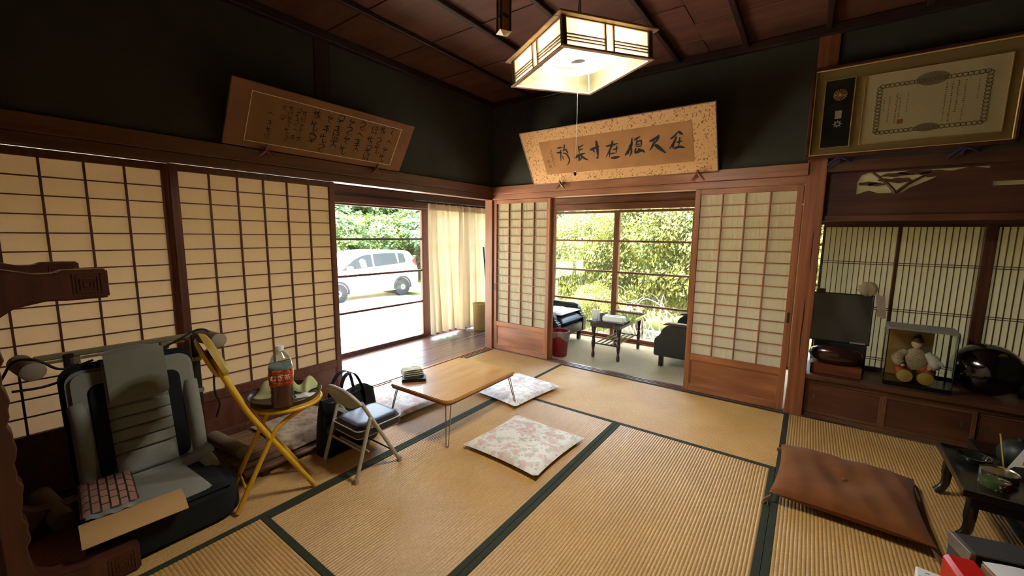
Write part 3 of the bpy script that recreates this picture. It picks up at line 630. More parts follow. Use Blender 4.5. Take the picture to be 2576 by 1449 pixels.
# ---- white car: local x = length (front at -x), y toward the house is -y ... side nearest house at y=0
def make_car():
    t = thing('car', 'white compact car parked on the gravel outside the window', 'car', (-7.62, 2.62, -.65), R(90))
    # local: +x = world +y (rear), +y = world -x (away from house); near side at y=0, far side y=1.48
    wp = plain('white_paint', (240, 240, 238), .25, 0, .5, 0, coat=.6); gl = plain('car_glass', (62, 64, 60), .35, 0, .15); rub = plain('tyre_rubber', (40, 40, 40), .8); arch = plain('arch_liner', (46, 46, 46), .9)
    side = [(-.72, .30), (-.74, .55), (-.70, .78), (-.45, .92), (.05, 1.02), (.35, 1.20), (.75, 1.38), (1.25, 1.47), (1.9, 1.48), (2.45, 1.45), (2.66, 1.38), (2.80, 1.10), (2.88, .85), (2.90, .55), (2.86, .30), (2.74, .22), (-.6, .22)]
    def hw(z): return .74 - (0 if z < .85 else .17 * ((z - .85) / .63) ** 1.3) - (.03 if z < .3 else 0)
    b = MB(); n = len(side); P = smooth_path([(x, z, 0) for x, z in side], 3); n = len(P)
    ys = [-1, -.96, -.8, 0, .8, .96, 1]
    for s_ in ys:
        for p in P:
            inset = 1.0 if abs(s_) < 1 else .985
            cx, cz = 1.08, .8
            b.v.append((cx + (p.x - cx) * (inset if abs(s_) == 1 else 1), .74 + s_ * hw(p.y), cz + (p.y - cz) * (inset if abs(s_) == 1 else 1)))
    for i in range(len(ys) - 1):
        for j in range(n): b.f.append((i * n + j, i * n + (j + 1) % n, (i + 1) * n + (j + 1) % n, (i + 1) * n + j))
    b.f.append(tuple(range(n))); b.f.append(tuple((len(ys) - 1) * n + j for j in range(n)))
    body = b.build('body', wp, t, 40)
    def pane(name, poly, mat, off=.004, par=t):
        b = MB(); vs = [(x, .74 - hw(z) - off, z) for x, z in poly]; vi = [(x, .74 - hw(z) + .02, z) for x, z in poly]; k = len(poly)
        b.add(vs + vi, [tuple(range(k))] + [(i, (i + 1) % k, k + (i + 1) % k, k + i) for i in range(k)]); return b.build(name, mat, par)
    pane('side_window', [(.12, .93), (.30, 1.06), (.55, 1.22), (.85, 1.33), (1.16, 1.37), (1.16, 1.0)], gl); pane('side_window', [(1.24, 1.37), (1.7, 1.39), (2.06, 1.385), (2.10, 1.05), (1.24, 1.0)], gl); pane('side_window', [(2.15, 1.38), (2.38, 1.36), (2.42, 1.12), (2.36, 1.07), (2.15, 1.06)], gl)
    pane('window_visor', [(.36, 1.13), (.6, 1.27), (.9, 1.37), (1.5, 1.42), (2.3, 1.41), (2.3, 1.39), (1.5, 1.395), (.9, 1.35), (.6, 1.25), (.36, 1.10)], plain('visor', (120, 120, 122), .2), .012)
    pane('tail_light', [(2.68, 1.12), (2.80, 1.22), (2.84, 1.0), (2.80, .95)], plain('tail_red', (190, 40, 40), .25), .006)
    pane('seat_shape', [(.75, 1.0), (.72, 1.2), (.82, 1.26), (.93, 1.2), (.95, 1.0)], plain('seat_beige', (150, 148, 135), .8), .0065)
    for wx in (0.0, 2.24):
        w = thing_part('wheel', t, (wx, .015, .29))
        b = MB(); m = Matrix.Rotation(R(90), 3, 'X')
        b.lathe([(.20, .02), (.27, .025), (.285, 0), (.285, -.14), (.2, -.15)], 28, (0, 0, 0), m); b.build('tyre', rub, w, 40)
        b = MB(); b.lathe([(.0, .018), (.06, .022), (.19, .012), (.205, .0), (.2, -.1)], 28, (0, 0, 0), m); b.build('hubcap', plain('hubcap_silver', (190, 190, 192), .35, .2), w, 40)
        b = MB()
        for k in range(7):
            a = k * 2 * math.pi / 7 + .3; b.obox((.125 * math.cos(a), -.0225, .125 * math.sin(a)), (.075, .006, .022), (0, -a, 0))
        b.build('hub_slots', plain('slot_dark', (60, 60, 62), .7), w)
        b = MB(); pl = arc((wx, .30), .345, R(-8), R(188), 20); pi = arc((wx, .30), .288, R(188), R(-8), 20); b.prism(pl + pi, -.008, .05, 1); b.build('wheel_arch', arch, t, 40)
    b = MB(); b.lathe([(0, -.06), (.05, -.055), (.075, -.02), (.08, .02), (.06, .055), (0, .065)], 16); b.xf(Matrix.Translation((.32, -.10, 1.0)) @ Matrix.Diagonal((1.3, .8, 1, 1))); b.build('mirror', wp, t, 60)
    b = MB()
    for x in (1.20, 2.12): b.tube([(x, -.001, .40), (x, -.003, .98)], .003, 4)
    b.build('door_seam', arch, t)
    return t
def thing_part(name, parent, loc):
    o = bpy.data.objects.new(name, None); o.empty_display_size = .02; link(o, parent); o.location = loc; return o
make_car()
# ================================================================== PLAQUES, CERTIFICATE, LAMP
def frame_rot(X, Z):
    X = Vector(X); Z = Vector(Z); Y = Z.cross(X); m = Matrix((X, Y, Z)).transposed(); return m.to_euler()
def ribbon(b, pts, w, y=-.0022, n=5, taper=True, seed=0):
    """brush stroke in the x-z plane facing -y"""
    P = smooth_path([(x, 0, z) for x, z in pts], n) if len(pts) > 2 else [Vector((pts[0][0], 0, pts[0][1])).lerp(Vector((pts[1][0], 0, pts[1][1])), i / 5) for i in range(6)]
    k = len(P); A = []; Bv = []
    for i, p in enumerate(P):
        t = (P[min(i + 1, k - 1)] - P[max(i - 1, 0)]).normalized(); nn = Vector((-t.z, 0, t.x)); f = i / (k - 1)
        ww = w * ((.62 + .38 * math.sin(math.pi * min(1, f * 1.25))) if taper else 1) * (1 if f < .8 else 1 - (f - .8) * 2.6 if taper else 1)
        A.append((p.x + nn.x * ww, y, p.z + nn.z * ww)); Bv.append((p.x - nn.x * ww, y, p.z - nn.z * ww))
    b.add(A + Bv, [(i, i + 1, k + i + 1, k + i) for i in range(k - 1)])
M_ink = plain('brush_ink', (34, 36, 34), .8, 0, .2); M_ink2 = plain('faded_ink', (34, 22, 16), .8, 0, .2); M_seal = plain('red_seal_ink', (120, 62, 44), .8)
SB= [[10,[[1.396,.305],[1.426,.322],[1.46,.357]]],[12,[[1.46,.357],[1.495,.327]]],[11,[[1.444,.317],[1.418,.269],[1.382,.225]]],[9,[[1.417,.273],[1.408,.223]]],[8,[[1.438,.273],[1.488,.278]]],[8,[[1.469,.31],[1.454,.237]]],[13,[[1.417,.224],[1.46,.234],[1.5,.221]]],[13,[[1.231,.305],[1.272,.321],[1.314,.349]]],[10,[[1.311,.346],[1.295,.313],[1.265,.282]]],[11,[[1.274,.306],[1.253,.269],[1.224,.23]]],[19,[[1.271,.276],[1.304,.243],[1.351,.195]]],[9,[[1.092,.355],[1.076,.299],[1.053,.251]]],[9,[[1.092,.317],[1.05,.279]]],[12,[[1.01,.211],[1.055,.264],[1.089,.299]]],[9,[[1.072,.292],[1.069,.234],[1.045,.195]]],[9,[[1.05,.251],[1.033,.216]]],[10,[[1.105,.334],[1.162,.357]]],[8,[[1.13,.334],[1.114,.272]]],[9,[[1.121,.313],[1.163,.32],[1.154,.266]]],[7,[[1.124,.294],[1.158,.296]]],[7,[[1.122,.275],[1.157,.278]]],[9,[[1.113,.265],[1.094,.224]]],[16,[[1.096,.222],[1.152,.239],[1.183,.22]]],[8,[[1.126,.256],[1.16,.245]]],[11,[[.851,.31],[.915,.317],[.966,.324]]],[11,[[.919,.354],[.902,.306],[.834,.213]]],[8,[[.882,.278],[.865,.207]]],[8,[[.908,.273],[.966,.286]]],[8,[[.951,.307],[.932,.24]]],[8,[[.879,.24],[.929,.243]]],[14,[[.88,.203],[.926,.203],[.964,.205]]],[13,[[.695,.296],[.742,.308],[.793,.321]]],[16,[[.771,.37],[.768,.299],[.759,.216]]],[9,[[.759,.215],[.74,.221]]],[10,[[.723,.3],[.74,.269]]],[9,[[.597,.35],[.586,.281]]],[8,[[.6,.333],[.646,.352]]],[8,[[.594,.308],[.634,.315]]],[15,[[.53,.238],[.583,.261],[.646,.274]]],[10,[[.584,.258],[.564,.207]]],[13,[[.595,.258],[.626,.227],[.66,.206]]],[8,[[.613,.245],[.567,.207]]],[9,[[.375,.352],[.433,.353]]],[8,[[.459,.376],[.435,.326]]],[9,[[.356,.307],[.414,.308]]],[8,[[.405,.33],[.38,.222]]],[8,[[.425,.322],[.474,.334]]],[10,[[.462,.327],[.473,.286]]],[9,[[.419,.299],[.451,.288],[.473,.238],[.456,.196],[.429,.175]]],[6,[[.413,.276],[.407,.227]]],[3,[[.301,.354],[.307,.333],[.292,.314],[.305,.295],[.293,.277],[.307,.261],[.294,.243],[.305,.221],[.292,.198],[.309,.179],[.292,.169]]]]
BIG= [[1.126,.315],[1.125,.227],[1.111,.16],[1.109,.092],[1.041,.31],[1.037,.219],[1.04,.156],[.966,.295],[.955,.216],[.962,.144],[.964,.081],[.866,.305],[.863,.235],[.861,.177],[.863,.133],[.773,.307],[.772,.246],[.77,.178],[.764,.098],[.685,.31],[.681,.238],[.68,.19],[.68,.132],[.61,.298],[.603,.223],[.599,.155],[.601,.083],[.517,.306],[.519,.228],[.52,.165],[.519,.133]]
SML= [[.436,.293],[.435,.249],[.434,.208],[.433,.163],[.433,.115],[.398,.297],[.397,.261],[.397,.218],[.397,.169],[.392,.117],[.348,.303],[.347,.261],[.349,.229],[.351,.197],[.305,.297],[.306,.231],[.351,.154],[.353,.104],[.234,.24],[.239,.182],[.239,.139],[.236,.096]]
# --- plaque on the left wall
pa = thing('calligraphy_plaque', 'brown plaque with columns of cursive brush writing inside a white line', 'plaque', (.04, -2.647, 1.873), rot=frame_rot((0, 1, 0), (.5327, 0, .8463)))
M_pla = plain('old_brown_silk', (138, 98, 74), .9, 0, .1, .18, 9, .3, 300); M_plb = plain('old_brown_paper', (134, 100, 70), .9, 0, .1, .2, 7, .2, 120)
bar('board', (0, 0, 0), (1.318, .018, .402), M_pla, pa, .003); bar('paper', (.112, -.0012, .045), (1.20, .001, .349), M_plb, pa, 0)
wl_ = plain('white_line', (226, 204, 178), .7)
for lo, hi in (((.110, -.002, .349), (1.204, 0, .353)), ((.110, -.002, .042), (1.204, 0, .046)), ((.110, -.002, .046), (.114, 0, .349)), ((1.199, -.002, .046), (1.204, 0, .349))): bar('border_line', lo, hi, wl_, pa, 0)
GL = [[[(-.4, .4), (.1, .5), (.4, .3)], [(.1, .3), (-.1, -.1), (.2, -.5)]], [[(-.3, .5), (-.2, -.4)], [(-.5, .1), (.4, .25)], [(.1, .5), (.0, .0), (.45, -.45)], [(.3, .0), (-.1, -.5)]], [[(-.4, .3), (.0, .5), (.3, .2), (-.1, -.1), (-.3, -.3), (.1, -.5), (.4, -.2)]],
      [[(-.5, .2), (.5, .35)], [(.0, .55), (-.1, -.1), (-.4, -.5)], [(.0, .0), (.4, -.45)]], [[(-.35, .5), (-.35, -.4)], [(-.1, .45), (.35, .4), (.3, -.1)], [(-.1, .15), (.3, .15)], [(.0, -.1), (-.25, -.5)], [(.15, -.1), (.25, -.4), (.5, -.35)]], [[(-.45, .0), (-.1, .2), (.2, .0), (.5, -.15)]],
      [[(-.3, .45), (.3, .45), (.25, .0), (-.25, .0), (-.3, .45)], [(.0, .0), (.0, -.5)], [(-.4, -.25), (.4, -.2)]], [[(-.1, .5), (-.3, .1), (.3, .2), (-.2, -.25), (.3, -.5)]], [[(-.4, .3), (.4, .4)], [(-.1, .1), (.3, .1)], [(-.45, -.15), (.45, -.1)], [(.0, .5), (.05, -.5)]], [[(-.3, .5), (-.4, .0)], [(-.1, .5), (-.05, -.4), (.2, -.5), (.45, -.2)], [(-.5, .1), (.3, .3)]]]
b = MB(); r_ = random.Random(17); order = [0, 5, 7, 9, 1, 2, 9, 4, 1, 6, 4, 2, 5, 8, 3, 7, 2, 7, 9, 6, 8, 4, 3, 7, 8, 9, 2, 1, 9, 5, 6]
def glyph(c, s, gi, w):
    for st in GL[gi]: ribbon(b, [(c[0] + px * s + r_.uniform(-.04, .04) * s, c[1] + pz * s + r_.uniform(-.04, .04) * s) for px, pz in st], w, -.0024, 4)
for i, c in enumerate(BIG): b = MB(); glyph(c, .062, order[i], .0032); b.build('brush_character', M_ink2, pa)
for i, c in enumerate(SML): b = MB(); glyph(c, .038, (i * 3 + 1) % 10, .0018); b.build('brush_character', M_ink2, pa)
# --- plaque on the veranda wall
pb_ = thing('calligraphy_plaque', 'tan speckled plaque with seven large brush characters on aged paper', 'plaque', (.588, -.04, 1.856), rot=frame_rot((1, 0, 0), (0, -.5266, .8501)))
def speckle():
    m, nt, N, L, b = base('speckled_silk'); tc = N.new('ShaderNodeTexCoord'); vo = N.new('ShaderNodeTexNoise'); vo.inputs['Scale'].default_value = 75; vo.inputs['Detail'].default_value = 2
    L.new(tc.outputs['Object'], vo.inputs['Vector']); rp = N.new('ShaderNodeValToRGB'); rp.color_ramp.elements[0].position = .585; rp.color_ramp.elements[0].color = (*lin((198, 150, 98)), 1); rp.color_ramp.elements[1].position = .66; rp.color_ramp.elements[1].color = (*lin((120, 76, 44)), 1)
    L.new(vo.outputs['Fac'], rp.inputs['Fac']); L.new(rp.outputs[0], b.inputs['Base Color']); b.inputs['Roughness'].default_value = .85; return m
bar('board', (.008, 0, .008), (1.729, .016, .533), speckle(), pb_, 0)
M_pf = wood('plaque_frame', (104, 74, 52), (140, 104, 74), 'x', .5)
for lo, hi in (((0, -.004, 0), (1.737, .02, .008)), ((0, -.004, .533), (1.737, .02, .541)), ((0, -.004, .008), (.008, .02, .533)), ((1.729, -.004, .008), (1.737, .02, .533))): bar('frame', lo, hi, M_pf, pb_)
bar('paper', (.190, -.0014, .101), (1.564, .001, .428), plain('aged_paper', (158, 112, 72), .9, 0, .1, .28, 5, .25, 40), pb_, 0)
for i0, i1 in ((0, 7), (7, 11), (11, 24), (24, 31), (31, 35), (35, 42), (42, 50), (50, 51)):
    b = MB()
    for w, pts in SB[i0:i1]: ribbon(b, pts, w * .00085, -.0026)
    b.build('brush_character' if i0 < 50 else 'signature', M_ink, pb_)
for cx, cz in ((.246, .232), (.251, .184)):
    b = MB()
    for lo, hi in (((-.012, -.014), (.012, -.011)), ((-.012, .011), (.012, .014)), ((-.012, -.011), (-.009, .011)), ((.009, -.011), (.012, .011)), ((-.002, -.011), (.001, .011)), ((-.009, -.002), (.009, .001))): b.box((cx + lo[0], -.0026, cz + lo[1]), (cx + hi[0], -.0014, cz + hi[1]))
    b.build('seal_stamp', M_seal, pb_)
# --- little three-pronged wooden supports
M_sup = wood('support_wood', (100, 52, 44), (140, 78, 62), 'z', .35)
def support(loc, rz, label):
    t = thing('frame_support', label, 'frame support', loc, rz, 'wooden frame supports on the frieze rails')
    b = MB(); c = Vector((0, -.018, .0))
    for tip, r0 in (((0, -.045, .03), .010), ((-.048, -.012, -.050), .009), ((.048, -.012, -.050), .009), ((0, .03, -.006), .008)):
        tip = Vector(tip); b.tube([c, c.lerp(tip, .4), c.lerp(tip, .75), tip], [r0, r0 * 1.25, r0 * .95, .002], 6)
    b.build('prongs', M_sup, t, 35); return t
support((.055, -2.414, 1.87), RA, 'left wooden support under the brown cursive plaque'); support((.055, -1.581, 1.865), RA, 'right wooden support under the brown cursive plaque')
support((.916, -.05, 1.848), 0, 'left wooden support under the speckled plaque'); support((2.179, -.05, 1.848), 0, 'right wooden support under the speckled plaque')
# --- framed certificate with medal
ce = thing('framed_certificate', 'framed certificate with rosette and medal leaning over the study bay', 'framed certificate', (2.875, -.045, 1.889), rot=(R(2), 0, 0))
M_cf = wood('certificate_frame', (62, 30, 22), (92, 48, 34), 'x', .3, coat=.3); M_gold = plain('gold_edge', (232, 198, 128), .35, .35); M_mat = cloth('olive_mount', (168, 144, 96), .8, .08, 400)
for lo, hi in (((0, -.02, 0), (.985, .012, .020)), ((0, -.02, .575), (.985, .012, .595)), ((0, -.02, .02), (.020, .012, .575)), ((.965, -.02, .02), (.985, .012, .575))): bar('frame', lo, hi, M_cf, ce, .004)
for lo, hi in (((.02, -.016, .02), (.965, .0, .027)), ((.02, -.016, .568), (.965, .0, .575)), ((.02, -.016, .027), (.027, .0, .568)), ((.958, -.016, .027), (.965, .0, .568))): bar('inner_edge', lo, hi, M_gold, ce, .002)
bar('mount', (.027, .004, .027), (.958, .009, .568), M_mat, ce, 0); bar('backing', (.02, .009, .02), (.965, .014, .575), M_dark, ce, 0)
for x0, z0, x1, z1, nm, mt in ((.075, .068, .238, .508, 'medal_panel', cloth('dark_velvet', (44, 42, 38), .95)), (.285, .070, .92, .50, 'certificate_paper', plain('certificate_paper', (240, 226, 184), .8, 0, .1, .05, 6))):
    p = bar(nm, (x0, .001, z0), (x1, .0035, z1), mt, ce, 0); w2, h2 = (x1 - x0) / 2, (z1 - z0) / 2
    for lo, hi in (((-w2, -.006, -h2), (-w2 + .006, -.0013, h2)), ((w2 - .006, -.006, -h2), (w2, -.0013, h2)), ((-w2, -.006, -h2), (w2, -.0013, -h2 + .004)), ((-w2, -.006, h2 - .004), (w2, -.0013, h2))): bar('gold_strip', lo, hi, M_gold, p, .001)
ro = MB()
for k in range(16):
    a = k * math.pi / 8; ro.add([(0, -.004, 0), (.036 * math.cos(a - .11), -.001, .036 * math.sin(a - .11)), (.039 * math.cos(a), -.011, .039 * math.sin(a)), (.036 * math.cos(a + .11), -.001, .036 * math.sin(a + .11))], [(0, 1, 2), (0, 2, 3)])
ro.lathe([(0, .008), (.008, .007), (.009, 0)], 12, (0, 0, 0), Matrix.Rotation(R(90), 3, 'X'))
o = ro.build('rosette', plain('rosette_gold', (240, 206, 130), .35, .2), ce); o.location = (.162, .0, .405)
md = thing_part('medal', ce, (.162, 0, .22))
b = MB(); b.prism([(-.018, .035), (.018, .035), (.018, .085), (-.018, .085)], -.003, 0, 1); b.build('ribbon', plain('medal_ribbon', (214, 190, 178), .8), md)
b = MB(); b.prism([((.028 if i % 2 == 0 else .014) * math.cos(i * math.pi / 8), (.028 if i % 2 == 0 else .014) * math.sin(i * math.pi / 8)) for i in range(16)], -.004, 0, 1); b.build('star', plain('medal_silver', (226, 222, 210), .35, .5), md)
b = MB(); b.lathe([(0, .006), (.009, .005), (.010, 0)], 12, (0, 0, 0), Matrix.Rotation(R(90), 3, 'X')); b.build('star_centre', plain('medal_enamel', (60, 34, 30), .3), md)
M_print = plain('engraving_ink', (110, 102, 72), .85)
def loops(b, p0, p1, n, r=.011):
    for i in range(n):
        c = Vector(p0).lerp(Vector(p1), (i + .5) / n); P = [(c.x + r * 1.15 * math.cos(a), .0004, c.y + r * math.sin(a)) for a in [2 * math.pi * k / 12 for k in range(12)]]
        b.tube(P, .0020, 4, closed=True)
b = MB(); X0, X1, Z0, Z1 = .362, .838, .135, .417
loops(b, (X0, Z0), (X1, Z0), 21); loops(b, (X0, Z1), (X1, Z1), 21); loops(b, (X0, Z0), (X0, Z1), 13); loops(b, (X1, Z0), (X1, Z1), 13)
b.build('printed_border', M_print, ce)
b = MB(); b.lathe([(0, .0026), (.04, .0024), (.052, .0018)], 18, (.60, .0015, .423), Matrix.Rotation(R(90), 3, 'X') @ Matrix.Diagonal((1.4, .75, 1))); b.lathe([(0, .0026), (.03, .0024), (.036, .0018)], 18, (.60, .0015, .140), Matrix.Rotation(R(90), 3, 'X') @ Matrix.Diagonal((1.5, .7, 1))); b.build('crest_print', plain('crest_ink', (166, 152, 116), .85), ce)
b = MB(); r_ = random.Random(4)
for cx, za, zb, s in ((.80, .38, .27, .006), (.745, .385, .16, .008), (.715, .385, .21, .009), (.69, .385, .16, .009), (.665, .38, .17, .008), (.50, .36, .24, .006), (.465, .35, .22, .008), (.45, .36, .19, .009), (.415, .35, .19, .007), (.39, .35, .26, .006)):
    z = za
    while z > zb:
        for k in range(3): b.obox((cx + r_.uniform(-.3, .3) * s, .0009, z + r_.uniform(-.3, .3) * s), (s * r_.uniform(.4, 1.0), .0006, s * .2), (0, r_.choice((0, 0, 1.57, .7)), 0))
        z -= s * 1.45
b.build('printed_text', plain('text_ink', (66, 50, 30), .85), ce)
b = MB(); b.box((.462, .0004, .178), (.490, .0009, .206)); b.build('seal_stamp', plain('faded_seal', (196, 120, 88), .85), ce)
MB().grid(lambda u, v: (.03 + .925 * u, -.013, .03 + .535 * v), 1, 1).build('cover_glass', glass('picture_glass', (252, 250, 244), .03), ce)
M_prp = cloth('purple_cord', (34, 26, 64), .9)
for x, lb in ((3.075, 'purple cloth hook under the left of the certificate'), (3.66, 'purple cloth hook under the right of the certificate')):
    b = MB(); b.tube(smooth_path([(-.07, -.045, -.045), (-.03, -.055, -.005), (0, -.06, .012), (.03, -.055, -.002), (.06, -.045, -.02)], 4), .008, 6); b.tube([(0, -.06, .012), (0, -.02, .0), (0, .0, -.02)], .008, 6)
    o = b.build('hook_cloth', M_prp, None, 60); o.location = (x, 0, 1.875); tag(o, lb, 'hook', 'purple hooks under the certificate')

# --- pendant lamp
la = thing('pendant_lamp', 'square wooden pendant lamp with glowing paper sides and ring tube', 'lamp', (2.015, -1.861, 2.089), rot=(-.024, -.07, 1.072))
M_lw = wood('lamp_wood', (150, 110, 76), (190, 146, 104), 'x', .5); M_lwd = wood('lamp_wood_dark', (76, 56, 42), (104, 80, 60), 'z', .5)
M_lp = translucent('lamp_paper', (104, 98, 72), .7, .9, .15, 45)
def ring4(h, z0, z1, w, nm, mat):
    bar(nm, (-h, -h, z0), (h, -h + w, z1), mat, la, .002); bar(nm, (-h, h - w, z0), (h, h, z1), mat, la, .002); bar(nm, (-h, -h + w, z0), (-h + w, h - w, z1), mat, la, .002); bar(nm, (h - w, -h + w, z0), (h, h - w, z1), mat, la, .002)
ring4(.240, 0, .008, .022, 'bottom_frame', M_lw); ring4(.2545, .118, .126, .040, 'top_frame', M_lw)
for sx in (-1, 1):
    for sy in (-1, 1): bar('corner_post', (sx * .224 - .009, sy * .224 - .009, .008), (sx * .224 + .009, sy * .224 + .009, .118), M_lwd, la)
for k in range(4):
    sd = thing_part('side_panel', la, (0, 0, 0)); sd.rotation_euler.z = k * math.pi / 2
    MB().grid(lambda u, v: (-.215 + .43 * u, -.222, .008 + .11 * v), 1, 1).build('paper', M_lp, sd)
    for x in (-.021, .021): bar('mullion', (x - .004, -.232, .008), (x + .004, -.2225, .118), M_lw, sd, .001)
    for x in (-.213, .213): bar('mullion', (x - .0025, -.230, .008), (x + .0025, -.2225, .118), M_lw, sd, .001)
    for z in (.030, .042, .054):
        for xa, xb in ((-.2105, -.025), (.025, .2105)): bar('slat', (xa, -.230, z - .002), (xb, -.2225, z + .002), M_lw, sd, .0005)
    for z in (.010, .116): bar('slat', (-.2105, -.229, z - .002), (.2105, -.2225, z + .002), M_lw, sd, .0005)
MB().box((-.225, -.225, .118), (.225, .225, .123)).build('top_plate', plain('lamp_plate', (70, 68, 58), .7), la)
M_tube = plain('lit_tube', (255, 250, 240), .5); n_ = M_tube.node_tree.nodes['Principled BSDF']; n_.inputs['Emission Color'].default_value = (1, .95, .84, 1); n_.inputs['Emission Strength'].default_value = 125
b = MB(); b.tube([(.150 * math.cos(a), .150 * math.sin(a), .062) for a in [2 * math.pi * i / 40 for i in range(40)]], .0145, 10, closed=True); b.build('ring_tube', M_tube, la, 60)
b = MB(); b.lathe([(0, .075), (.05, .073), (.085, .078), (.115, .095), (.118, .118)], 32); b.build('fixture_dish', plain('fixture_white', (84, 84, 82), .6), la, 40)
b = MB(); b.lathe([(0, .05), (.034, .054), (.036, .076)], 20); b.build('fixture_cap', plain('fixture_grey', (64, 62, 58), .6), la, 40)
b = MB(); b.cyl((-.11, -.10, .060), (-.11, -.10, .09), .011, .013, 10); b.build('starter', plain('starter_white', (232, 228, 216), .5), la, 40)
M_cord = plain('cord_white', (206, 202, 190), .7)
cd = thing_part('pull_cord', la, (0, 0, .05)); cd.rotation_euler = Euler((-.024, -.07, 1.072)).to_matrix().inverted().to_euler()
b = MB(); b.tube([(0, 0, 0), (.002, 0, -.25), (0, 0, -.50)], .0007, 5); b.build('string', plain('string_grey', (120, 116, 108), .8), cd)
b = MB(); b.lathe([(0, -.012), (.006, -.009), (.0075, 0), (.005, .008), (.001, .011)], 12, (0, 0, -.50)); b.build('bead', plain('bead_dark', (40, 30, 24), .2), cd, 60)
sp = thing_part('hanging_cord', la, (0, 0, .123)); sp.rotation_euler = cd.rotation_euler
b = MB(); b.tube([(0, 0, 0), (.008, .004, .16), (-.004, .0, .32), (.004, 0, .46), (0, 0, .556)], .0035, 6); b.tube([(.012, 0, 0), (-.004, .004, .14), (.010, .0, .30), (-.004, 0, .44), (0, 0, .556)], .003, 6); b.build('cord', plain('grey_cord', (150, 144, 132), .7), sp, 60)
# --- wooden hanging stick with notched faces
hs = thing('hanging_stick', 'square wooden hanging stick with notches and a pale pyramid foot', 'hanging ornament', (1.674, -1.995, 2.303), R(58))
M_hs = wood('hanger_dark', (70, 50, 38), (98, 72, 54), 'z', .5); M_hs2 = wood('hanger_inlay', (176, 118, 74), (212, 156, 104), 'z', .5)
bar('core', (-.022, -.022, .006), (.022, .022, .470), M_hs2, hs)
for sx in (-1, 1):
    for sy in (-1, 1): bar('edge_strip', (sx * .0235 - .0055, sy * .0235 - .0055, .006), (sx * .0235 + .0055, sy * .0235 + .0055, .470), M_hs, hs, .003)
for z in (.075, .155, .235, .315, .395):
    for k in range(4):
        o = bar('notch_bridge', (-.014, -.0265, -.007), (.014, -.0215, .007), M_hs, hs, .002); a = k * math.pi / 2
        o.location = (.024 * math.sin(a), -.024 * math.cos(a), z); o.rotation_euler = (0, R(25), a)
b = MB(); b.add([(-.030, -.030, .006), (.030, -.030, .006), (.030, .030, .006), (-.030, .030, .006), (0, 0, -.006)], [(0, 1, 2, 3), (0, 4, 1), (1, 4, 2), (2, 4, 3), (3, 4, 0)]); b.build('pyramid_foot', plain('pale_horn', (214, 186, 140), .4), hs)
# ================================================================== THE ROOM'S THINGS
M_flor = pattern('floral_cotton', (228, 224, 212), [((202, 196, 182), 1.6, .5), ((214, 176, 168), 1.0, .46), ((190, 186, 172), 2.4, .42), ((220, 186, 178), 1.7, .40), ((176, 172, 160), 3.2, .30)], 11, .85, .44)
def zabuton(loc, w, d, h, rz, label, seed, mat=None):
    o = pillow(w, d, h, 5.0, 26, 0, .05, seed, .003).build('floor_cushion', mat or M_flor, None, 70); o.location = loc; o.rotation_euler.z = rz
    return tag(o, label, 'cushion', 'floral floor cushions')
zabuton((1.58, -1.615, 0), .56, .56, .050, R(-2), 'white floral floor cushion alone in the middle of the mats', 1)
zabuton((1.01, -.905, 0), .50, .60, .055, R(-6), 'white floral floor cushion beyond the low table near the carpet', 2)
zabuton((.375, -1.66, 0), .64, .46, .065, R(-4), 'white floral floor cushion between low table and door sill', 3)
# --- brown velvet cushion with corner tassels
M_velv = cloth('brown_velvet', (116, 68, 30), .85, .25, 26, .12, .08)
bc = thing('velvet_cushion', 'thick brown velvet floor cushion with corner tassels', 'cushion', (3.205, -1.045, 0), R(-2))
pillow(.60, .62, .12, 3.2, 40, .03, .06, 8, .006).build('pad', M_velv, bc, 70)
b = MB(); b.lathe([(0, .006), (.012, .003), (.014, 0)], 10, (0, 0, .094)); b.build('button', M_velv, bc, 60)
for sx in (-1, 1):
    for sy in (-1, 1):
        b = MB(); r_ = random.Random(sx * 3 + sy)
        for k in range(7): b.tube([(sx * .285, sy * .295, .045), (sx * (.30 + r_.uniform(0, .02)), sy * (.31 + r_.uniform(-.01, .02)), .02), (sx * (.31 + r_.uniform(-.02, .02)), sy * (.325 + r_.uniform(-.02, .02)), .004)], .0025, 4)
        b.build('tassel', cloth('tassel_thread', (120, 84, 52), .9), bc, 60)
# --- low table on hairpin legs
M_tt = wood('table_veneer', (168, 118, 62), (196, 146, 84), 'y', .32, 1.0, 8, False, .25)
lt = thing('low_table', 'low folding table with honey veneer top on hairpin legs', 'table', (.915, -1.563, 0), R(1))
TW, TL = .585, .765
b = MB(); b.prism(rrect(-TW / 2, -TL / 2, TW / 2, TL / 2, .055, 6), .278, .300, 2); b.build('tabletop', M_tt, lt, 40, .005, 2)
M_ted = wood('table_edge', (120, 78, 44), (150, 102, 60), 'y', .4)
b = MB(); b.prism(rrect(-TW / 2 + .006, -TL / 2 + .006, TW / 2 - .006, TL / 2 - .006, .05, 6), .268, .279, 2); b.build('underside', M_ted, lt, 40)
M_ch = plain('chrome_wire', (170, 160, 140), .22, 1)
for sx in (-1, 1):
    for sy in (-1, 1):
        a = Vector((sx * .245, sy * .300, .27)); c = Vector((sx * .285, sy * .340, .27)); ft = Vector((sx * .285, sy * .385, .006))
        t1 = Vector((sx * .230, sy * .338, .27)); t2 = Vector((sx * .262, sy * .322, .27))
        b = MB(); d = (t2 - t1).normalized() * .008; b.tube([t1, ft - d, ft - d * .4 + Vector((0, 0, -.002)), ft + d * .4 + Vector((0, 0, -.002)), ft + d, t2], .0038, 8)
        b.build('hairpin_leg', M_ch, lt, 50)
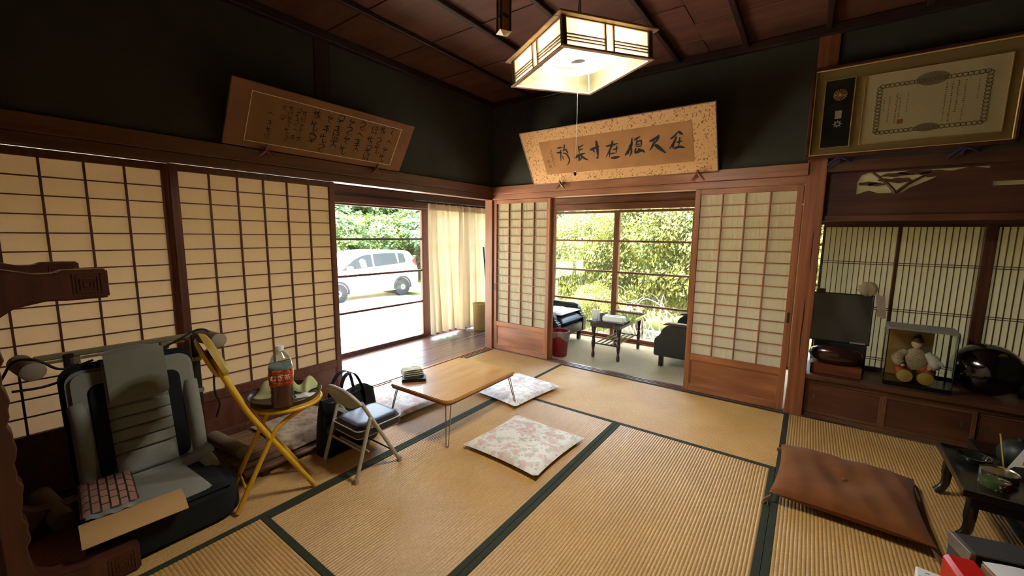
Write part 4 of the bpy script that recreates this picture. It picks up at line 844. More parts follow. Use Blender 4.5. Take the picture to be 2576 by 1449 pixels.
# --- folded cloth on a dark pouch, at the table corner
po = MB(); po.prism(rrect(-.085, -.055, .085, .055, .012, 4), 0, .022, 2); o = po.build('black_pouch', plain('black_leather', (26, 26, 30), .45, 0, .4, .1, 30), None, 40, .006, 2); o.location = (.735, -1.80, .3002); o.rotation_euler.z = R(48); tag(o, 'flat black pouch on the corner of the low table', 'pouch')
b = MB()
for k, (w, d, z, t) in enumerate(((.15, .10, 0, .014), (.146, .096, .015, .013), (.138, .092, .029, .012))):
    b.grid(lambda u, v: ((u - .5) * w, (v - .5) * d, z + t * (1 - abs(2 * u - 1) ** 6) ** .5 + .004 * math.sin(9 * u + k) * math.sin(7 * v)), 16, 10); b.grid(lambda u, v: ((u - .5) * w, (v - .5) * d, z - .001), 4, 4)
o = b.build('folded_towel', cloth('pale_towel', (206, 202, 172), .95, .1), None, 60); o.location = (.675, -1.765, .3235); o.rotation_euler.z = R(62); tag(o, 'folded pale towel on top of the black pouch', 'towel')
# --- small folding chair
M_gp = plain('grey_paint', (176, 174, 162), .4, .1, .5, .12, 40); M_vin = plain('black_vinyl', (34, 34, 42), .38, 0, .5, .08, 40, .08, 120)
gc = thing('folding_chair', 'small grey folding chair with black padded seat', 'chair', (.925, -2.36, 0))
for sx in (-1, 1):
    b = MB(); b.tube(smooth_path([(sx * .158, .142, .008), (sx * .157, .007, .251), (sx * .155, -.095, .437)], 5), .0105, 10); b.build('front_leg', M_gp, gc, 60)
    b = MB(); b.tube([(sx * .160, -.146, .008), (sx * .160, -.048, .332)], .0105, 10); b.lathe([(.0, .010), (.008, .008), (.0105, 0)], 10, (sx * .160, -.047, .332)); b.build('rear_leg', M_gp, gc, 60)
    b = MB(); b.obox((sx * .150, -.02, .283), (.010, .075, .022), (R(-38), 0, 0)); b.build('hinge_bracket', M_gp, gc, None, .002)
    for y_, nm in ((.142, 'rubber_foot'), (-.146, 'rubber_foot')): MB().lathe([(.0, 0), (.015, 0), (.015, .012), (.011, .03)], 12, (sx * .159, y_, 0)).build(nm, plain('foot_rubber', (150, 146, 134), .8), gc, 40)
b = MB(); b.tube([(-.160, -.098, .160), (.160, -.098, .160)], .007, 8); b.build('rear_stretcher', M_gp, gc, 60)
b = MB(); b.tube([(-.156, .098, .085), (.156, .098, .085)], .005, 8); b.build('front_stretcher', plain('black_rod', (36, 36, 36), .5), gc, 60)
b = MB(); b.tube([(-.14, -.05, .135), (.14, -.05, .135)], .005, 8); b.build('lower_rod', M_gp, gc, 60)
b = MB()
def backp(u, v, off):
    x = (u - .5) * 2; zt = .500 - .075 * abs(x) ** 3; zb = .425 - .055 * math.cos(x * 1.57); z = zb + (zt - zb) * v
    return (x * .160, -.098 - (z - .43) * .45 - .012 * (1 - x * x) + off, z)
b.grid(lambda u, v: backp(u, v, -.009), 18, 6); b.grid(lambda u, v: backp(u, v, .004), 18, 6); b.tube([backp(i / 18, 1, -.002) for i in range(19)], .0105, 8)
b.build('backrest', M_gp, gc, 50)
b = MB(); b.grid(lambda u, v: backp(.06 + .88 * u, .1 + .8 * v, .0052 + .01 * (max(0, (1 - (2 * u - 1) ** 4) * (1 - (2 * v - 1) ** 4)) ** .5)), 16, 8); b.build('back_pad', M_vin, gc, 60)
def seatpad(w0, w1, d, z0, t):
    b = MB()
    def f(u, v):
        x = 2 * u - 1; y = 2 * v - 1; w = w0 + (w1 - w0) * v; k = (abs(x) ** 8 + abs(y) ** 8) ** (1 / 8) if (x or y) else 1
        m_ = max(abs(x), abs(y)); q = m_ / k if k > 1e-6 else 1
        e = max(0, (1 - abs(x) ** 10) * (1 - abs(y) ** 10)) ** .5
        return (x * q * w, y * q * d, z0 + t * e)
    b.grid(f, 22, 22); return b
b = seatpad(.127, .130, .148, .262, .028); pr_ = rrect(-.130, -.148, .130, .148, .03, 5); b.prism(pr_, .222, .263, 2); o = b.build('seat', M_vin, gc, 40); o.location = (0, .045, 0)
b = MB(); b.tube([(x, y + .045, .2615) for x, y in rrect(-.131, -.149, .131, .149, .03, 5)], .0032, 6, closed=True); b.build('seat_piping', plain('white_piping', (206, 206, 200), .5), gc, 60)
b = MB(); b.prism(rrect(-.124, -.10, .124, .19, .03, 4), .212, .222, 2); b.build('seat_pan', M_gp, gc, 40)
# --- black bag behind it
bag = thing('shopping_bag', 'soft black bag with two handles behind the small folding chair', 'bag', (.655, -2.275, 0), R(3))
M_bag = cloth('black_nylon', (22, 23, 25), .7, .15, 500, .15, .1)
b = MB()
def bagf(a, v):
    th = 2 * math.pi * a; hx = .085 * (1 - .45 * v); hy = .205 * (1 - .10 * v); c, s_ = math.cos(th), math.sin(th); p = .55
    return (hx * math.copysign(abs(c) ** p, c) + .01 * math.sin(5 * th + 4 * v), hy * math.copysign(abs(s_) ** p, s_), .335 * v + .012 * math.sin(3 * th) * v)
b.grid(bagf, 32, 8); b.grid(lambda a, v: tuple(Vector(bagf(a, 0)) * v), 32, 2); b.grid(lambda a, v: (bagf(a, 1)[0] * v, bagf(a, 1)[1] * v, bagf(a, 1)[2] - .02 * (1 - v)), 32, 2); b.build('body', M_bag, bag, 60)
for sx in (-1, 1):
    b = MB(); P = smooth_path([(sx * .048, -.10, .25), (sx * .05, -.085, .36), (sx * .035, -.04, .455), (sx * .03, .03, .46), (sx * .05, .075, .36), (sx * .048, .09, .25)], 5)
    for i in range(len(P) - 1): pass
    b.grid(lambda u, v: tuple(P[min(int(round(u * (len(P) - 1))), len(P) - 1)] + Vector(((v - .5) * .034 * (1 if sx > 0 else 1), 0, 0))), len(P) - 1, 1); b.grid(lambda u, v: tuple(P[min(int(round(u * (len(P) - 1))), len(P) - 1)] + Vector(((v - .5) * .034, 0, .003))), len(P) - 1, 1)
    b.build('handle', M_bag, bag, 60)
# --- yellow folding chair with tray
M_yel = plain('yellow_paint', (214, 168, 42), .38, 0, .5, .12, 50); M_yv = plain('yellow_vinyl', (164, 136, 62), .5, 0, .4, .15, 30, .1, 90)
yc = thing('folding_chair', 'yellow tubular folding chair carrying a round tray', 'chair', (.80, -2.784, 0), R(-12))
for sx in (-1, 1):
    b = MB(); b.tube(smooth_path([(sx * .100, .155, .010), (sx * .100, -.085, .432), (sx * .100, -.150, .570), (sx * .096, -.200, .69), (sx * .090, -.235, .78)], 5), .0125, 10); b.build('front_leg', M_yel, yc, 60)
    b = MB(); b.tube(smooth_path([(sx * .102, -.19, .010), (sx * .102, -.03, .335), (sx * .102, .02, .395), (sx * .100, .10, .440), (sx * .08, .18, .462)], 5), .0115, 10); b.build('rear_leg', M_yel, yc, 60)
b = MB(); b.tube([(-.102, -.145, .10), (.102, -.145, .10)], .006, 8); b.build('stretcher', M_yel, yc, 60)
b = MB(); b.tube([(.165 * math.cos(a) - .035, .165 * math.sin(a) + .078, .462) for a in [2 * math.pi * i / 32 for i in range(32)]], .0095, 8, closed=True); b.build('seat_ring', M_yel, yc, 60)
b = MB(); b.lathe([(0, .452), (.15, .452), (.158, .460), (.156, .472), (.14, .477), (0, .478)], 36, (-.035, .078, 0)); b.build('seat', wood('seat_board', (190, 138, 62), (214, 162, 84), 'x', .5), yc, 40)
def padf(sc, off, t):
    m_ = Matrix.Translation((0, -.236, .768)) @ Matrix.Rotation(R(22), 4, 'X')
    b = MB(); b.grid(lambda u, v: tuple(m_ @ Vector((.150 * sc * (2 * u - 1) * (1 - .25 * abs(2 * v - 1) ** 3), off + t * max(0, (1 - abs(2 * u - 1) ** 4) * (1 - abs(2 * v - 1) ** 4)) ** .5, .112 * sc * (2 * v - 1) * (1 - .3 * abs(2 * u - 1) ** 3)))), 18, 14)
    b.grid(lambda u, v: tuple(m_ @ Vector((.150 * sc * (2 * u - 1) * (1 - .25 * abs(2 * v - 1) ** 3), off, .112 * sc * (2 * v - 1) * (1 - .3 * abs(2 * u - 1) ** 3)))), 18, 14); return b
padf(1, .010, .030).build('back_pad', M_yv, yc, 60); padf(.9, -.008, -.018).build('back_plate', M_yel, yc, 60)
tray = MB(); tray.lathe([(0, .004), (.152, .004), (.166, .022), (.172, .026), (.174, .023), (.160, .0), (0, .0)], 48); o = tray.build('tray', plain('dark_tray', (44, 36, 34), .3, 0, .5, .15, 12), None, 40); o.location = (.772, -2.698, .4785); tag(o, 'round dark lacquer tray on the yellow chair', 'tray')
# bottle of barley tea
bo = thing('tea_bottle', 'large plastic bottle of brown tea on the round tray', 'bottle', (.890, -2.768, .483), R(-28))
M_pet = glass('clear_plastic', (240, 242, 240), .05, .01, .08); M_tea = plain('barley_tea', (92, 30, 18), .15, 0, .4)
def sq(prof, n=28, k=.72):
    b = MB(); vs = []; m_ = len(prof)
    for r_, z_, p in prof:
        for j in range(n):
            a = 2 * math.pi * j / n; c, s_ = math.cos(a), math.sin(a); e = p
            vs.append((r_ * math.copysign(abs(c) ** e, c), r_ * math.copysign(abs(s_) ** e, s_), z_))
    fs = [(i * n + j, i * n + (j + 1) % n, (i + 1) * n + (j + 1) % n, (i + 1) * n + j) for i in range(m_ - 1) for j in range(n)]
    fs += [tuple(range(n - 1, -1, -1)), tuple((m_ - 1) * n + j for j in range(n))]; return b.add(vs, fs)
q = .6
prof = [(.044, .0, q), (.050, .006, q)] + [(.051 - .003 * (i % 2), .014 + .011 * i, q) for i in range(11)] + [(.052, .150, q), (.052, .205, q), (.048, .232, .8), (.034, .258, 1), (.018, .278, 1), (.0155, .284, 1)]
sq(prof).build('bottle_shell', M_pet, bo, 50)
sq([(max(.01, r_ - .003), z_ + .003, p) for r_, z_, p in prof if z_ < .206] + [(.048, .207, .65)]).build('tea', M_tea, bo, 50)
sq([(.0528, .115, q), (.0533, .118, q), (.0533, .196, q), (.0528, .199, q)]).build('label', pattern('bottle_label', (160, 58, 28), [((204, 120, 60), 1.2, .5), ((120, 30, 22), 1.7, .45), ((220, 160, 90), 2.6, .3)], 34, .45, .38), bo, 50)
sq([(.0529, .197, q), (.0534, .199, q), (.0534, .208, q), (.0529, .210, q)]).build('label_band', plain('label_blue', (92, 128, 132), .35), bo, 50)
MB().lathe([(.0, .308), (.0165, .307), (.0175, .303), (.0175, .284), (.0, .284)], 24).build('cap', plain('bottle_cap', (226, 226, 220), .4), bo, 40)
# white lettering on the label
def text_part(s, size, mat, parent, name, loc, rot, extr=.0004):
    cu = bpy.data.curves.new(name, 'FONT'); cu.body = s; cu.size = size; cu.align_x = 'CENTER'; cu.align_y = 'CENTER'; cu.extrude = extr
    o = bpy.data.objects.new(name, cu); C.objects.link(o); bpy.context.view_layer.update(); dg = bpy.context.evaluated_depsgraph_get(); me = bpy.data.meshes.new_from_object(o.evaluated_get(dg)); C.objects.unlink(o); bpy.data.objects.remove(o)
    me.materials.clear(); me.materials.append(mat); p = bpy.data.objects.new(name, me); link(p, parent); p.location = loc; p.rotation_euler = rot; return p
for k in range(4):
    a = k * math.pi / 2; text_part('むぎ茶', .030, plain('label_white', (238, 232, 222), .5), bo, 'label_lettering', (.0545 * math.cos(a), .0545 * math.sin(a), .158), (R(90), 0, a + R(90)))
# cloths on the tray
def crumple(name, w, d, h, seed, mat, loc, rz, label, cat, amp=1.0):
    r_ = random.Random(seed); f = [(r_.uniform(2, 5), r_.uniform(2, 5), r_.uniform(0, 6)) for _ in range(5)]
    def z(u, v): return h * (.45 + .55 * math.sin(f[0][0] * u + f[0][2]) * math.cos(f[0][1] * v) * .6 + .25 * amp * math.sin(f[1][0] * 1.7 * u + f[1][1] * v + f[1][2]) + .2 * amp * math.sin(f[2][0] * v * 1.5 + f[2][2])) * max(.12, (1 - abs(2 * u - 1) ** 6) * (1 - abs(2 * v - 1) ** 6))
    b = MB(); g = lambda u, v: ((u - .5) * w * (1 + .12 * math.sin(5 * v + seed)), (v - .5) * d * (1 + .12 * math.sin(4 * u + seed)), max(.001, z(u, v)))
    b.grid(g, 20, 20); b.grid(lambda u, v: (g(u, v)[0], g(u, v)[1], max(0, g(u, v)[2] - .003)), 20, 20)
    o = b.build(name, mat, None, 70); o.location = loc; o.rotation_euler.z = rz; return tag(o, label, cat)
M_gcl = cloth('pale_green_cloth', (190, 194, 140), .95, .08, 400)
crumple('face_cloth', .14, .11, .085, 3, M_gcl, (.745, -2.600, .483), .5, 'pale green cloth on the tray right of the tea bottle', 'cloth')
crumple('face_cloth', .12, .11, .07, 6, cloth('olive_cloth', (176, 172, 120), .95, .1, 400), (.690, -2.750, .483), 1.1, 'pale green cloth on the tray left of the tea bottle', 'cloth')
crumple('paper_napkin', .09, .055, .02, 9, plain('napkin_white', (216, 216, 212), .9), (.855, -2.640, .483), 1.0, 'white paper napkin at the right edge of the tray', 'napkin')
# --- slatted board on the floor with a floral mat on it
sl = thing('slatted_board', 'wooden slatted board lying on the mats under the yellow chair', 'slatted board', (.045, -2.86, 0))
M_sl = wood('slat_wood', (116, 84, 62), (156, 120, 90), 'y', .6)
for k in range(8): bar('slat', (.0 + k * .0735, 0, .030), (.060 + k * .0735, .88, .044), M_sl, sl, .002)
for y_ in (.10, .44, .78): bar('batten', (.0, y_ - .02, 0), (.5745, y_ + .02, .030), wood('slat_batten', (70, 50, 38), (98, 72, 54), 'x', .6), sl)
zabuton((.315, -2.395, .0445), .52, .44, .035, R(2), 'faded floral cushion lying on the slatted board', 12, pattern('faded_floral', (196, 184, 166), [((168, 150, 134), 1.4, .45), ((178, 140, 124), 1.0, .4), ((150, 140, 124), 2.1, .34)], 16, .9, .4))
# --- car-seat-like legless chair, local x = forward
M_cg = cloth('grey_seat_fabric', (134, 134, 126), .95, .1, 350, .3, .1); M_ck = cloth('black_seat_fabric', (30, 31, 33), .95, .12, 350, .3, .05); M_cg2 = cloth('warm_grey_fabric', (144, 136, 122), .95, .1, 350)
zc = thing('legless_chair', 'legless recliner like a grey and black car seat', 'chair', (.42, -3.205, 0))
def dshape(w, x0, x1, r):
    return [(x0, -w)] + arc((x1 - r, -w + r), r, R(-90), R(0), 6) + arc((x1 - r, w - r), r, R(0), R(90), 6) + [(x0, w)]
b = MB(); b.prism(dshape(.262, -.04, .435, .12), .0, .165, 2); b.build('seat_base', M_ck, zc, 50, .022, 3)
def layer(nm, w0, w1, x0, x1, z, t, mat, p=6):
    b = MB()
    def f(u, v):
        x = x0 + (x1 - x0) * u; w = w0 + (w1 - w0) * u; y_ = (2 * v - 1) * w; e = max(0, (1 - abs(2 * u - 1) ** p) * (1 - abs(2 * v - 1) ** p)) ** .4; return (x, y_, z + t * e)
    b.grid(f, 18, 18); return b
layer('s', .235, .215, .0, .42, .160, .022, M_ck).build('seat_cushion', M_ck, zc, 60); layer('s', .115, .150, -.02, .41, .164, .036, M_cg).build('seat_panel', M_cg, zc, 60)
for sy in (-1, 1):
    o = layer('s', .045, .03, .02, .20, .166, .03, M_cg2).build('side_bolster', M_cg2, zc, 60); o.location = (0, sy * .205, 0)
bk = thing_part('backrest', zc, (.04, 0, .150)); bk.rotation_euler = (0, R(-13), 0)   # local z up the back, +x forward
def pl(name, w, z0, z1, x0, x1, mat, r=.05, bev=.012, par=bk):
    b = MB(); b.prism(rrect(-w, z0, w, z1, r, 6), x0, x1, 0); return b.build(name, mat, par, 50, bev, 3)
pl('back_shell', .245, -.03, .605, -.10, -.02, M_ck, .07, .02); pl('outer_panel', .232, .0, .575, -.03, .012, M_cg, .06, .016); pl('black_inset', .168, .06, .50, .0, .020, M_ck, .04, .006)
b = MB()
zz = [.0, .05, .16, .215, .27, .325, .38, .60]
for i in range(len(zz) - 1):
    a, c = zz[i], zz[i + 1]; b.grid(lambda u, v: (.020 + .022 * max(0, (1 - abs(2 * v - 1) ** 8) * (1 - abs(2 * u - 1) ** 10)) ** .5, (2 * u - 1) * .112, a + (c - a) * v), 14, 10)
b.build('centre_panel', M_cg, bk, 70)
b = MB(); b.tube(smooth_path([(.02, -.235, .05), (.045, -.15, .02), (.05, 0, .01), (.045, .15, .02), (.02, .235, .06)], 4), .036, 10); b.build('lumbar_roll', M_cg, bk, 60)
for sy in (-1, 1):
    b = MB(); b.tube(smooth_path([(.0, sy * .205, .03), (.022, sy * .205, .20), (.02, sy * .205, .36), (.0, sy * .21, .42)], 4), [.030] * 13, 10); b.build('side_wing', M_cg, bk, 60)
b = MB(); b.grid(lambda u, v: (.045 + .028 * max(0, (1 - abs(2 * v - 1) ** 6)) ** .5 - .15 * max(0, (v - .86) / .14) ** 1.5, (2 * u - 1) * .108, .40 + .235 * min(1, v / .93) + .02 * math.sin(math.pi * u) * v), 12, 16)
b.grid(lambda u, v: (.040 - .13 * max(0, (v - .86) / .14) ** 1.5, (2 * u - 1) * .108, .40 + .21 * v), 12, 8); b.build('headrest', cloth('headrest_fabric', (118, 118, 108), .9, .1, 350), bk, 60)
# brick-print pouch and kraft paper strip on its seat
def brickmat():
    m, nt, N, L, b = base('brick_print'); tc = N.new('ShaderNodeTexCoord'); br = N.new('ShaderNodeTexBrick'); br.inputs['Scale'].default_value = 9; br.inputs['Color1'].default_value = (*lin((168, 128, 116)), 1); br.inputs['Color2'].default_value = (*lin((146, 108, 98)), 1); br.inputs['Mortar'].default_value = (*lin((58, 32, 26)), 1); br.inputs['Mortar Size'].default_value = .03
    L.new(tc.outputs['Object'], br.inputs['Vector']); L.new(br.outputs[0], b.inputs['Base Color']); b.inputs['Roughness'].default_value = .6; return m
b = MB(); b.grid(lambda u, v: ((u - .5) * .29, (v - .5) * .175, .006 + .022 * max(0, (1 - abs(2 * u - 1) ** 5) * (1 - abs(2 * v - 1) ** 5)) ** .5), 14, 10); b.grid(lambda u, v: ((u - .5) * .29, (v - .5) * .175, 0), 2, 2)
o = b.build('pouch', brickmat(), None, 60); o.location = (.600, -3.375, .213); o.rotation_euler = (0, R(3), R(-6)); tag(o, 'flat pouch printed with a brick wall on the grey chair seat', 'pouch')
b = MB(); b.grid(lambda u, v: (.012 * math.sin(3 * v) + (u - .5) * .035, (v - .5) * .16, .010 * math.sin(math.pi * u) + .003 * math.sin(20 * v)), 8, 20); o = b.build('plastic_sleeve', plain('grey_plastic', (130, 132, 130), .25, 0, .6), None, 60); o.location = (.755, -3.385, .216); o.rotation_euler.z = R(-6); tag(o, 'crumpled clear plastic sleeve in front of the brick-print pouch', 'plastic sleeve')
b = MB(); b.grid(lambda u, v: ((u - .5) * .125, (v - .5) * .315, .012 * math.sin(math.pi * u) ** .7 + .002), 12, 12); b.grid(lambda u, v: ((u - .5) * .125, (v - .5) * .315, 0), 2, 2)
o = b.build('kraft_envelope', plain('kraft_paper', (190, 150, 100), .8, 0, .2, .1, 14), None, 60); o.location = (.838, -3.335, .190); o.rotation_euler = (0, R(18), R(-4)); tag(o, 'long kraft paper envelope across the front of the grey chair seat', 'envelope')
# --- exercise frame with foam rollers leaning behind the chair
ex = thing('exercise_frame', 'folded exercise frame with foam rollers and a flat top bar', 'exercise frame', (.115, -3.20, 0))
M_foam = plain('brown_foam', (134, 118, 98), .95, 0, .1, .12, 30, .5, 300); M_fend = plain('foam_end', (150, 140, 122), .95, 0, .1, .1, 40); M_tubeg = plain('beige_tube', (150, 136, 104), .4, .3); M_dkst = plain('dark_steel', (52, 42, 38), .5, .4)
bar('top_bar', (-.012, -.30, .735), (.012, .30, .762), M_tubeg, ex, .005); bar('top_bar', (-.012, -.27, .718), (.012, .26, .728), M_tubeg, ex)
for y_ in (-.19, .305): bar('upright', (-.02, y_ - .018, .06), (.02, y_ + .018, .755), M_dkst, ex, .004)
for y_ in (-.17, .17):
    bar('clamp', (-.02, y_ - .018, .70), (.02, y_ + .018, .735), M_tubeg, ex); bar('strut', (-.01, y_ - .012, .1), (.01, y_ + .012, .70), plain('pink_grey_tube', (140, 112, 96), .5, .2), ex)
bar('bottom_bar', (-.012, -.30, .06), (.012, .30, .09), M_dkst, ex, .005)
for y_, z_, x1 in ((-.335, .735, .19), (.345, .735, .20), (-.33, .08, .32), (.372, .085, .31)):
    rl = thing_part('roller', ex, (0, y_, z_)); rl.rotation_euler.z = R(6)
    b = MB(); b.tube([(-.03, 0, 0), (x1, 0, 0)], .040, 20); b.build('foam', M_foam, rl, 50)
    b = MB(); b.tube([(x1, 0, 0), (x1 + .004, 0, 0)], [.038, .034], 20); b.build('end_cap', M_fend, rl, 50)
for z_ in (.42, .61): bar('buckle', (.018, .285, z_ - .012), (.030, .327, z_ + .012), M_tubeg, ex)
M_cab = plain('black_cable', (18, 17, 17), .6)
def cable(pts, label, r=.0055):
    b = MB(); b.tube(smooth_path(pts, 6), r, 6); o = b.build('cable', M_cab, None, 60); return tag(o, label, 'cable', 'black cables on the exercise frame')
cable([(.20, -3.60, .70), (.22, -3.56, .775), (.26, -3.50, .775), (.26, -3.44, .72), (.22, -3.38, .71), (.20, -3.32, .72)], 'upper black cable looping over the left foam roller')
cable([(.28, -3.58, .66), (.28, -3.50, .655), (.25, -3.43, .66), (.20, -3.38, .67)], 'lower black cable under the left foam roller')
cable([(.19, -3.05, .72), (.20, -2.98, .755), (.20, -2.905, .79), (.22, -2.86, .785), (.215, -2.835, .73), (.21, -2.835, .6), (.2, -2.84, .42), (.20, -2.82, .33), (.19, -2.84, .25)], 'black cable draped over the right foam roller')
# --- carved low table stood on its end at the left edge; its legs point into the room
M_rw = wood('carved_rosewood', (66, 34, 26), (98, 54, 40), 'z', .4, 1, 10, True, .2)
ct = thing('carved_table', 'carved dark wooden low table standing on its end at the left', 'table', (.24, -3.72, 0))
def scallop(n, amp): return [(amp * (.5 + .5 * math.sin(i * 1.1) + .35 * math.sin(i * 2.7 + 1)), i / (n - 1)) for i in range(n)]
b = MB(); b.box((0, 0, .0), (.72, .05, 1.22)); b.build('tabletop', M_rw, ct, None, .008, 2)
sc = scallop(46, .010); b = MB(); b.prism([(0.05, .02)] + [(.10 + a, .02 + 1.18 * t) for a, t in sc] + [(0.05, 1.20)], .66, .73, 0); b.build('apron', M_rw, ct, 40, .003)
sc = scallop(40, .010); b = MB(); b.prism([(.05, .02)] + [(.09 + a, .02 + 1.18 * t) for a, t in sc] + [(.05, 1.20)], .0, .05, 0); b.build('apron', M_rw, ct, 40, .003)
def cab_leg(x0, x1, z0, z1, up):
    # side outline in (y, z): thick at the table, waisted, square foot
    zc = (z0 + z1) / 2; h = (z1 - z0) / 2
    top = [(.05, h * 1.5), (.14, h * 1.15), (.20, h * .82), (.245, h * .80), (.265, h * 1.0), (.375, h * .98)]; bot = [(.375, -h), (.27, -h * 1.02), (.22, -h * .95), (.15, -h * 1.25), (.10, -h * 2.0), (.05, -h * 2.4)]
    if not up: top, bot = [(y_, -z) for y_, z in bot][::-1], [(y_, -z) for y_, z in top][::-1]
    b = MB(); b.prism([(y_, zc + z) for y_, z in top + bot], x0, x1, 0); lg = b.build('leg', M_rw, ct, 30, .006, 2)
    b = MB()
    for k in range(4):
        s = h * (.78 - .19 * k); y0, y1, q0, q1 = .322 - s * .9, .322 + s * .9, zc - s, zc + s; t = .0035
        for lo, hi in (((y0, q0), (y1, q0 + t)), ((y0, q1 - t), (y1, q1)), ((y0, q0 + t), (y0 + t, q1 - t)), ((y1 - t, q0 + t), (y1, q1 - t))): b.box((x1 - .001, lo[0], lo[1]), (x1 + .003, hi[0], hi[1]))
    b.build('square_spiral_carving', M_rw, lg)
cab_leg(.585, .665, 1.10, 1.205, True); cab_leg(.03, .11, 1.10, 1.205, True); cab_leg(.585, .665, .005, .115, False); cab_leg(.03, .11, .005, .115, False)
# ================================================================== VERANDA THINGS
M_cur = translucent('cream_curtain', (222, 212, 188), .42, .95, .05, 60, 0, (174, 158, 130))
def curtain(y0, y1, x, z0, z1, folds, seed, label, lean=0):
    t = thing('curtain', label, 'curtain', (x, y0, 0), 0, 'cream curtains in the veranda corner'); r_ = random.Random(seed); ph = [r_.uniform(0, 6) for _ in range(4)]; w = y1 - y0
    def f(u, v):
        z = z0 + (z1 - z0) * v; a = folds * 2 * math.pi * u + .5 * math.sin(3 * u + ph[0]); k = (1.15 - .55 * v)
        return (.046 * k * (math.sin(a) + .4 * math.sin(2.1 * a + ph[1]) * (1 - v)) + .01 * math.sin(ph[2] + 3 * v), w * u + lean * (1 - v) * (1 - u) + .010 * math.sin(a * 1.5 + ph[3] + 2 * v), z)
    b = MB(); b.grid(f, int(folds * 14), 16); b.build('cloth', M_cur, t, 80)
    b = MB(); b.grid(lambda u, v: tuple(Vector(f(u, .955 + .045 * v)) + Vector((.003, 0, 0))), int(folds * 14), 2); b.build('heading_band', M_cur, t, 80)
    for i in range(int(folds) + 1):
        p = f(min(1, (i + .25) / folds), 1); b = MB(); b.tube([(p[0], p[1], z1 - .01), (p[0] + .004, p[1], z1 + .012), (0, p[1], z1 + .030)], .002, 5); b.build('hook', M_steel, t, 60)
curtain(-.155, .42, -.90, .06, 1.715, 5, 3, 'cream curtain nearest the car window hanging in thick folds', .02); curtain(.40, 1.18, -.90, .03, 1.715, 6, 5, 'cream curtain half hidden by the corner post', 0)
rd = MB(); rd.box((-.91, -.35, 1.742), (-.89, 1.25, 1.76))
o = rd.build('curtain_rail', plain('dark_rail', (46, 38, 34), .5)); tag(o, 'dark curtain rail above the cream curtains', 'curtain rail')
for y_ in (-.2, .5, 1.15): bar('bracket', (-.985, y_ - .01, 1.742), (-.91, y_ + .01, 1.756), plain('dark_rail', (46, 38, 34), .5), o)
b = MB(); b.tube([(0, 0, 0), (-.012, -.03, .55), (-.03, -.075, 1.17)], [.010, .009, .012], 8); o = b.build('walking_stick', plain('black_stick', (22, 20, 20), .4), None, 60); o.location = (-.72, .815, .0); tag(o, 'black walking stick leaning by the corner post', 'stick')
b = MB(); b.lathe([(0, 0), (.085, 0), (.095, .02), (.105, .36), (.112, .37), (.112, .385), (.10, .385), (.092, .03), (0, .02)], 28); o = b.build('umbrella_bin', plain('beige_plastic', (206, 184, 132), .5, 0, .4, .06), None, 40); o.location = (-.735, .655, 0); tag(o, 'beige round bin under the curtain beside the corner post', 'bin')
# armchairs
M_av = plain('armchair_vinyl', (30, 31, 31), .38, 0, .5, .1, 20, .1, 60); M_aw = wood('armchair_wood', (60, 34, 24), (92, 56, 40), 'x', .3, coat=.4)
def armchair(loc, rz, label):
    t = thing('armchair', label, 'armchair', loc, rz, 'black vinyl armchairs on the carpet')   # local +x forward, origin centre
    for sy in (-1, 1):
        b = MB(); pts = [(-.33, .12), (-.33, .455), (.16, .455), (.22, .44), (.265, .40), (.28, .34), (.325, .31), (.335, .27), (.335, .12)]
        b.prism(pts, sy * .325 - .045, sy * .325 + .045, 1); b.build('arm_side', M_av, t, 35, .012, 2)
        b = MB(); b.prism([(-.33, .456), (-.33, .474), (.20, .474), (.245, .462), (.26, .446), (.20, .452)], sy * .325 - .042, sy * .325 + .042, 1); b.build('arm_cap', M_aw, t, 35, .004, 2)
        for x_ in (-.27, .27): bar('leg', (x_ - .022, sy * .30 - .022, 0), (x_ + .022, sy * .30 + .022, .13), M_black, t, .003)
    b = MB(); b.prism(rrect(-.27, -.278, .335, .278, .03, 4), .13, .25, 2); b.build('seat_box', M_av, t, 40, .01, 2)
    o = pillow(.60, .55, .13, 6, 18, 0, .0, 2, .002).build('seat_cushion', M_av, t, 60); o.location = (.03, 0, .235)
    b = MB(); b.prism([(-.22, .24), (-.30, .72), (-.36, .74), (-.40, .70), (-.34, .14), (-.24, .14)], -.275, .275, 1); b.build('backrest', M_av, t, 40, .02, 3)
    return t
armchair((.33, .775, 0), 0, 'black armchair with a floral cushion left of the coffee table'); armchair((2.07, .885, 0), R(180), 'black armchair partly behind the right shoji door')
o = pillow(.50, .50, .05, 5, 18, 0, .03, 6, .005).build('seat_cushion', M_flor, None, 70); o.location = (.385, .775, .372); tag(o, 'thin floral cushion on the seat of the left armchair', 'cushion')
def stripemat():
    m, nt, N, L, b = base('striped_cloth'); tc = N.new('ShaderNodeTexCoord'); wv = N.new('ShaderNodeTexWave'); wv.bands_direction = 'Z'; wv.inputs['Scale'].default_value = 14; L.new(tc.outputs['Object'], wv.inputs['Vector'])
    rp = N.new('ShaderNodeValToRGB'); rp.color_ramp.elements[0].position = .45; rp.color_ramp.elements[0].color = (*lin((226, 222, 212)), 1); rp.color_ramp.elements[1].position = .6; rp.color_ramp.elements[1].color = (*lin((150, 146, 140)), 1); L.new(wv.outputs[0], rp.inputs['Fac']); L.new(rp.outputs[0], b.inputs['Base Color']); b.inputs['Roughness'].default_value = .9; return m
o = pillow(.40, .40, .12, 2.6, 18, 0, .05, 7, .003).build('back_cushion', stripemat(), None, 70); o.rotation_euler = (0, R(-72), 0); o.location = (.245, .70, .60); tag(o, 'striped cushion leaning on the left armchair back', 'cushion')
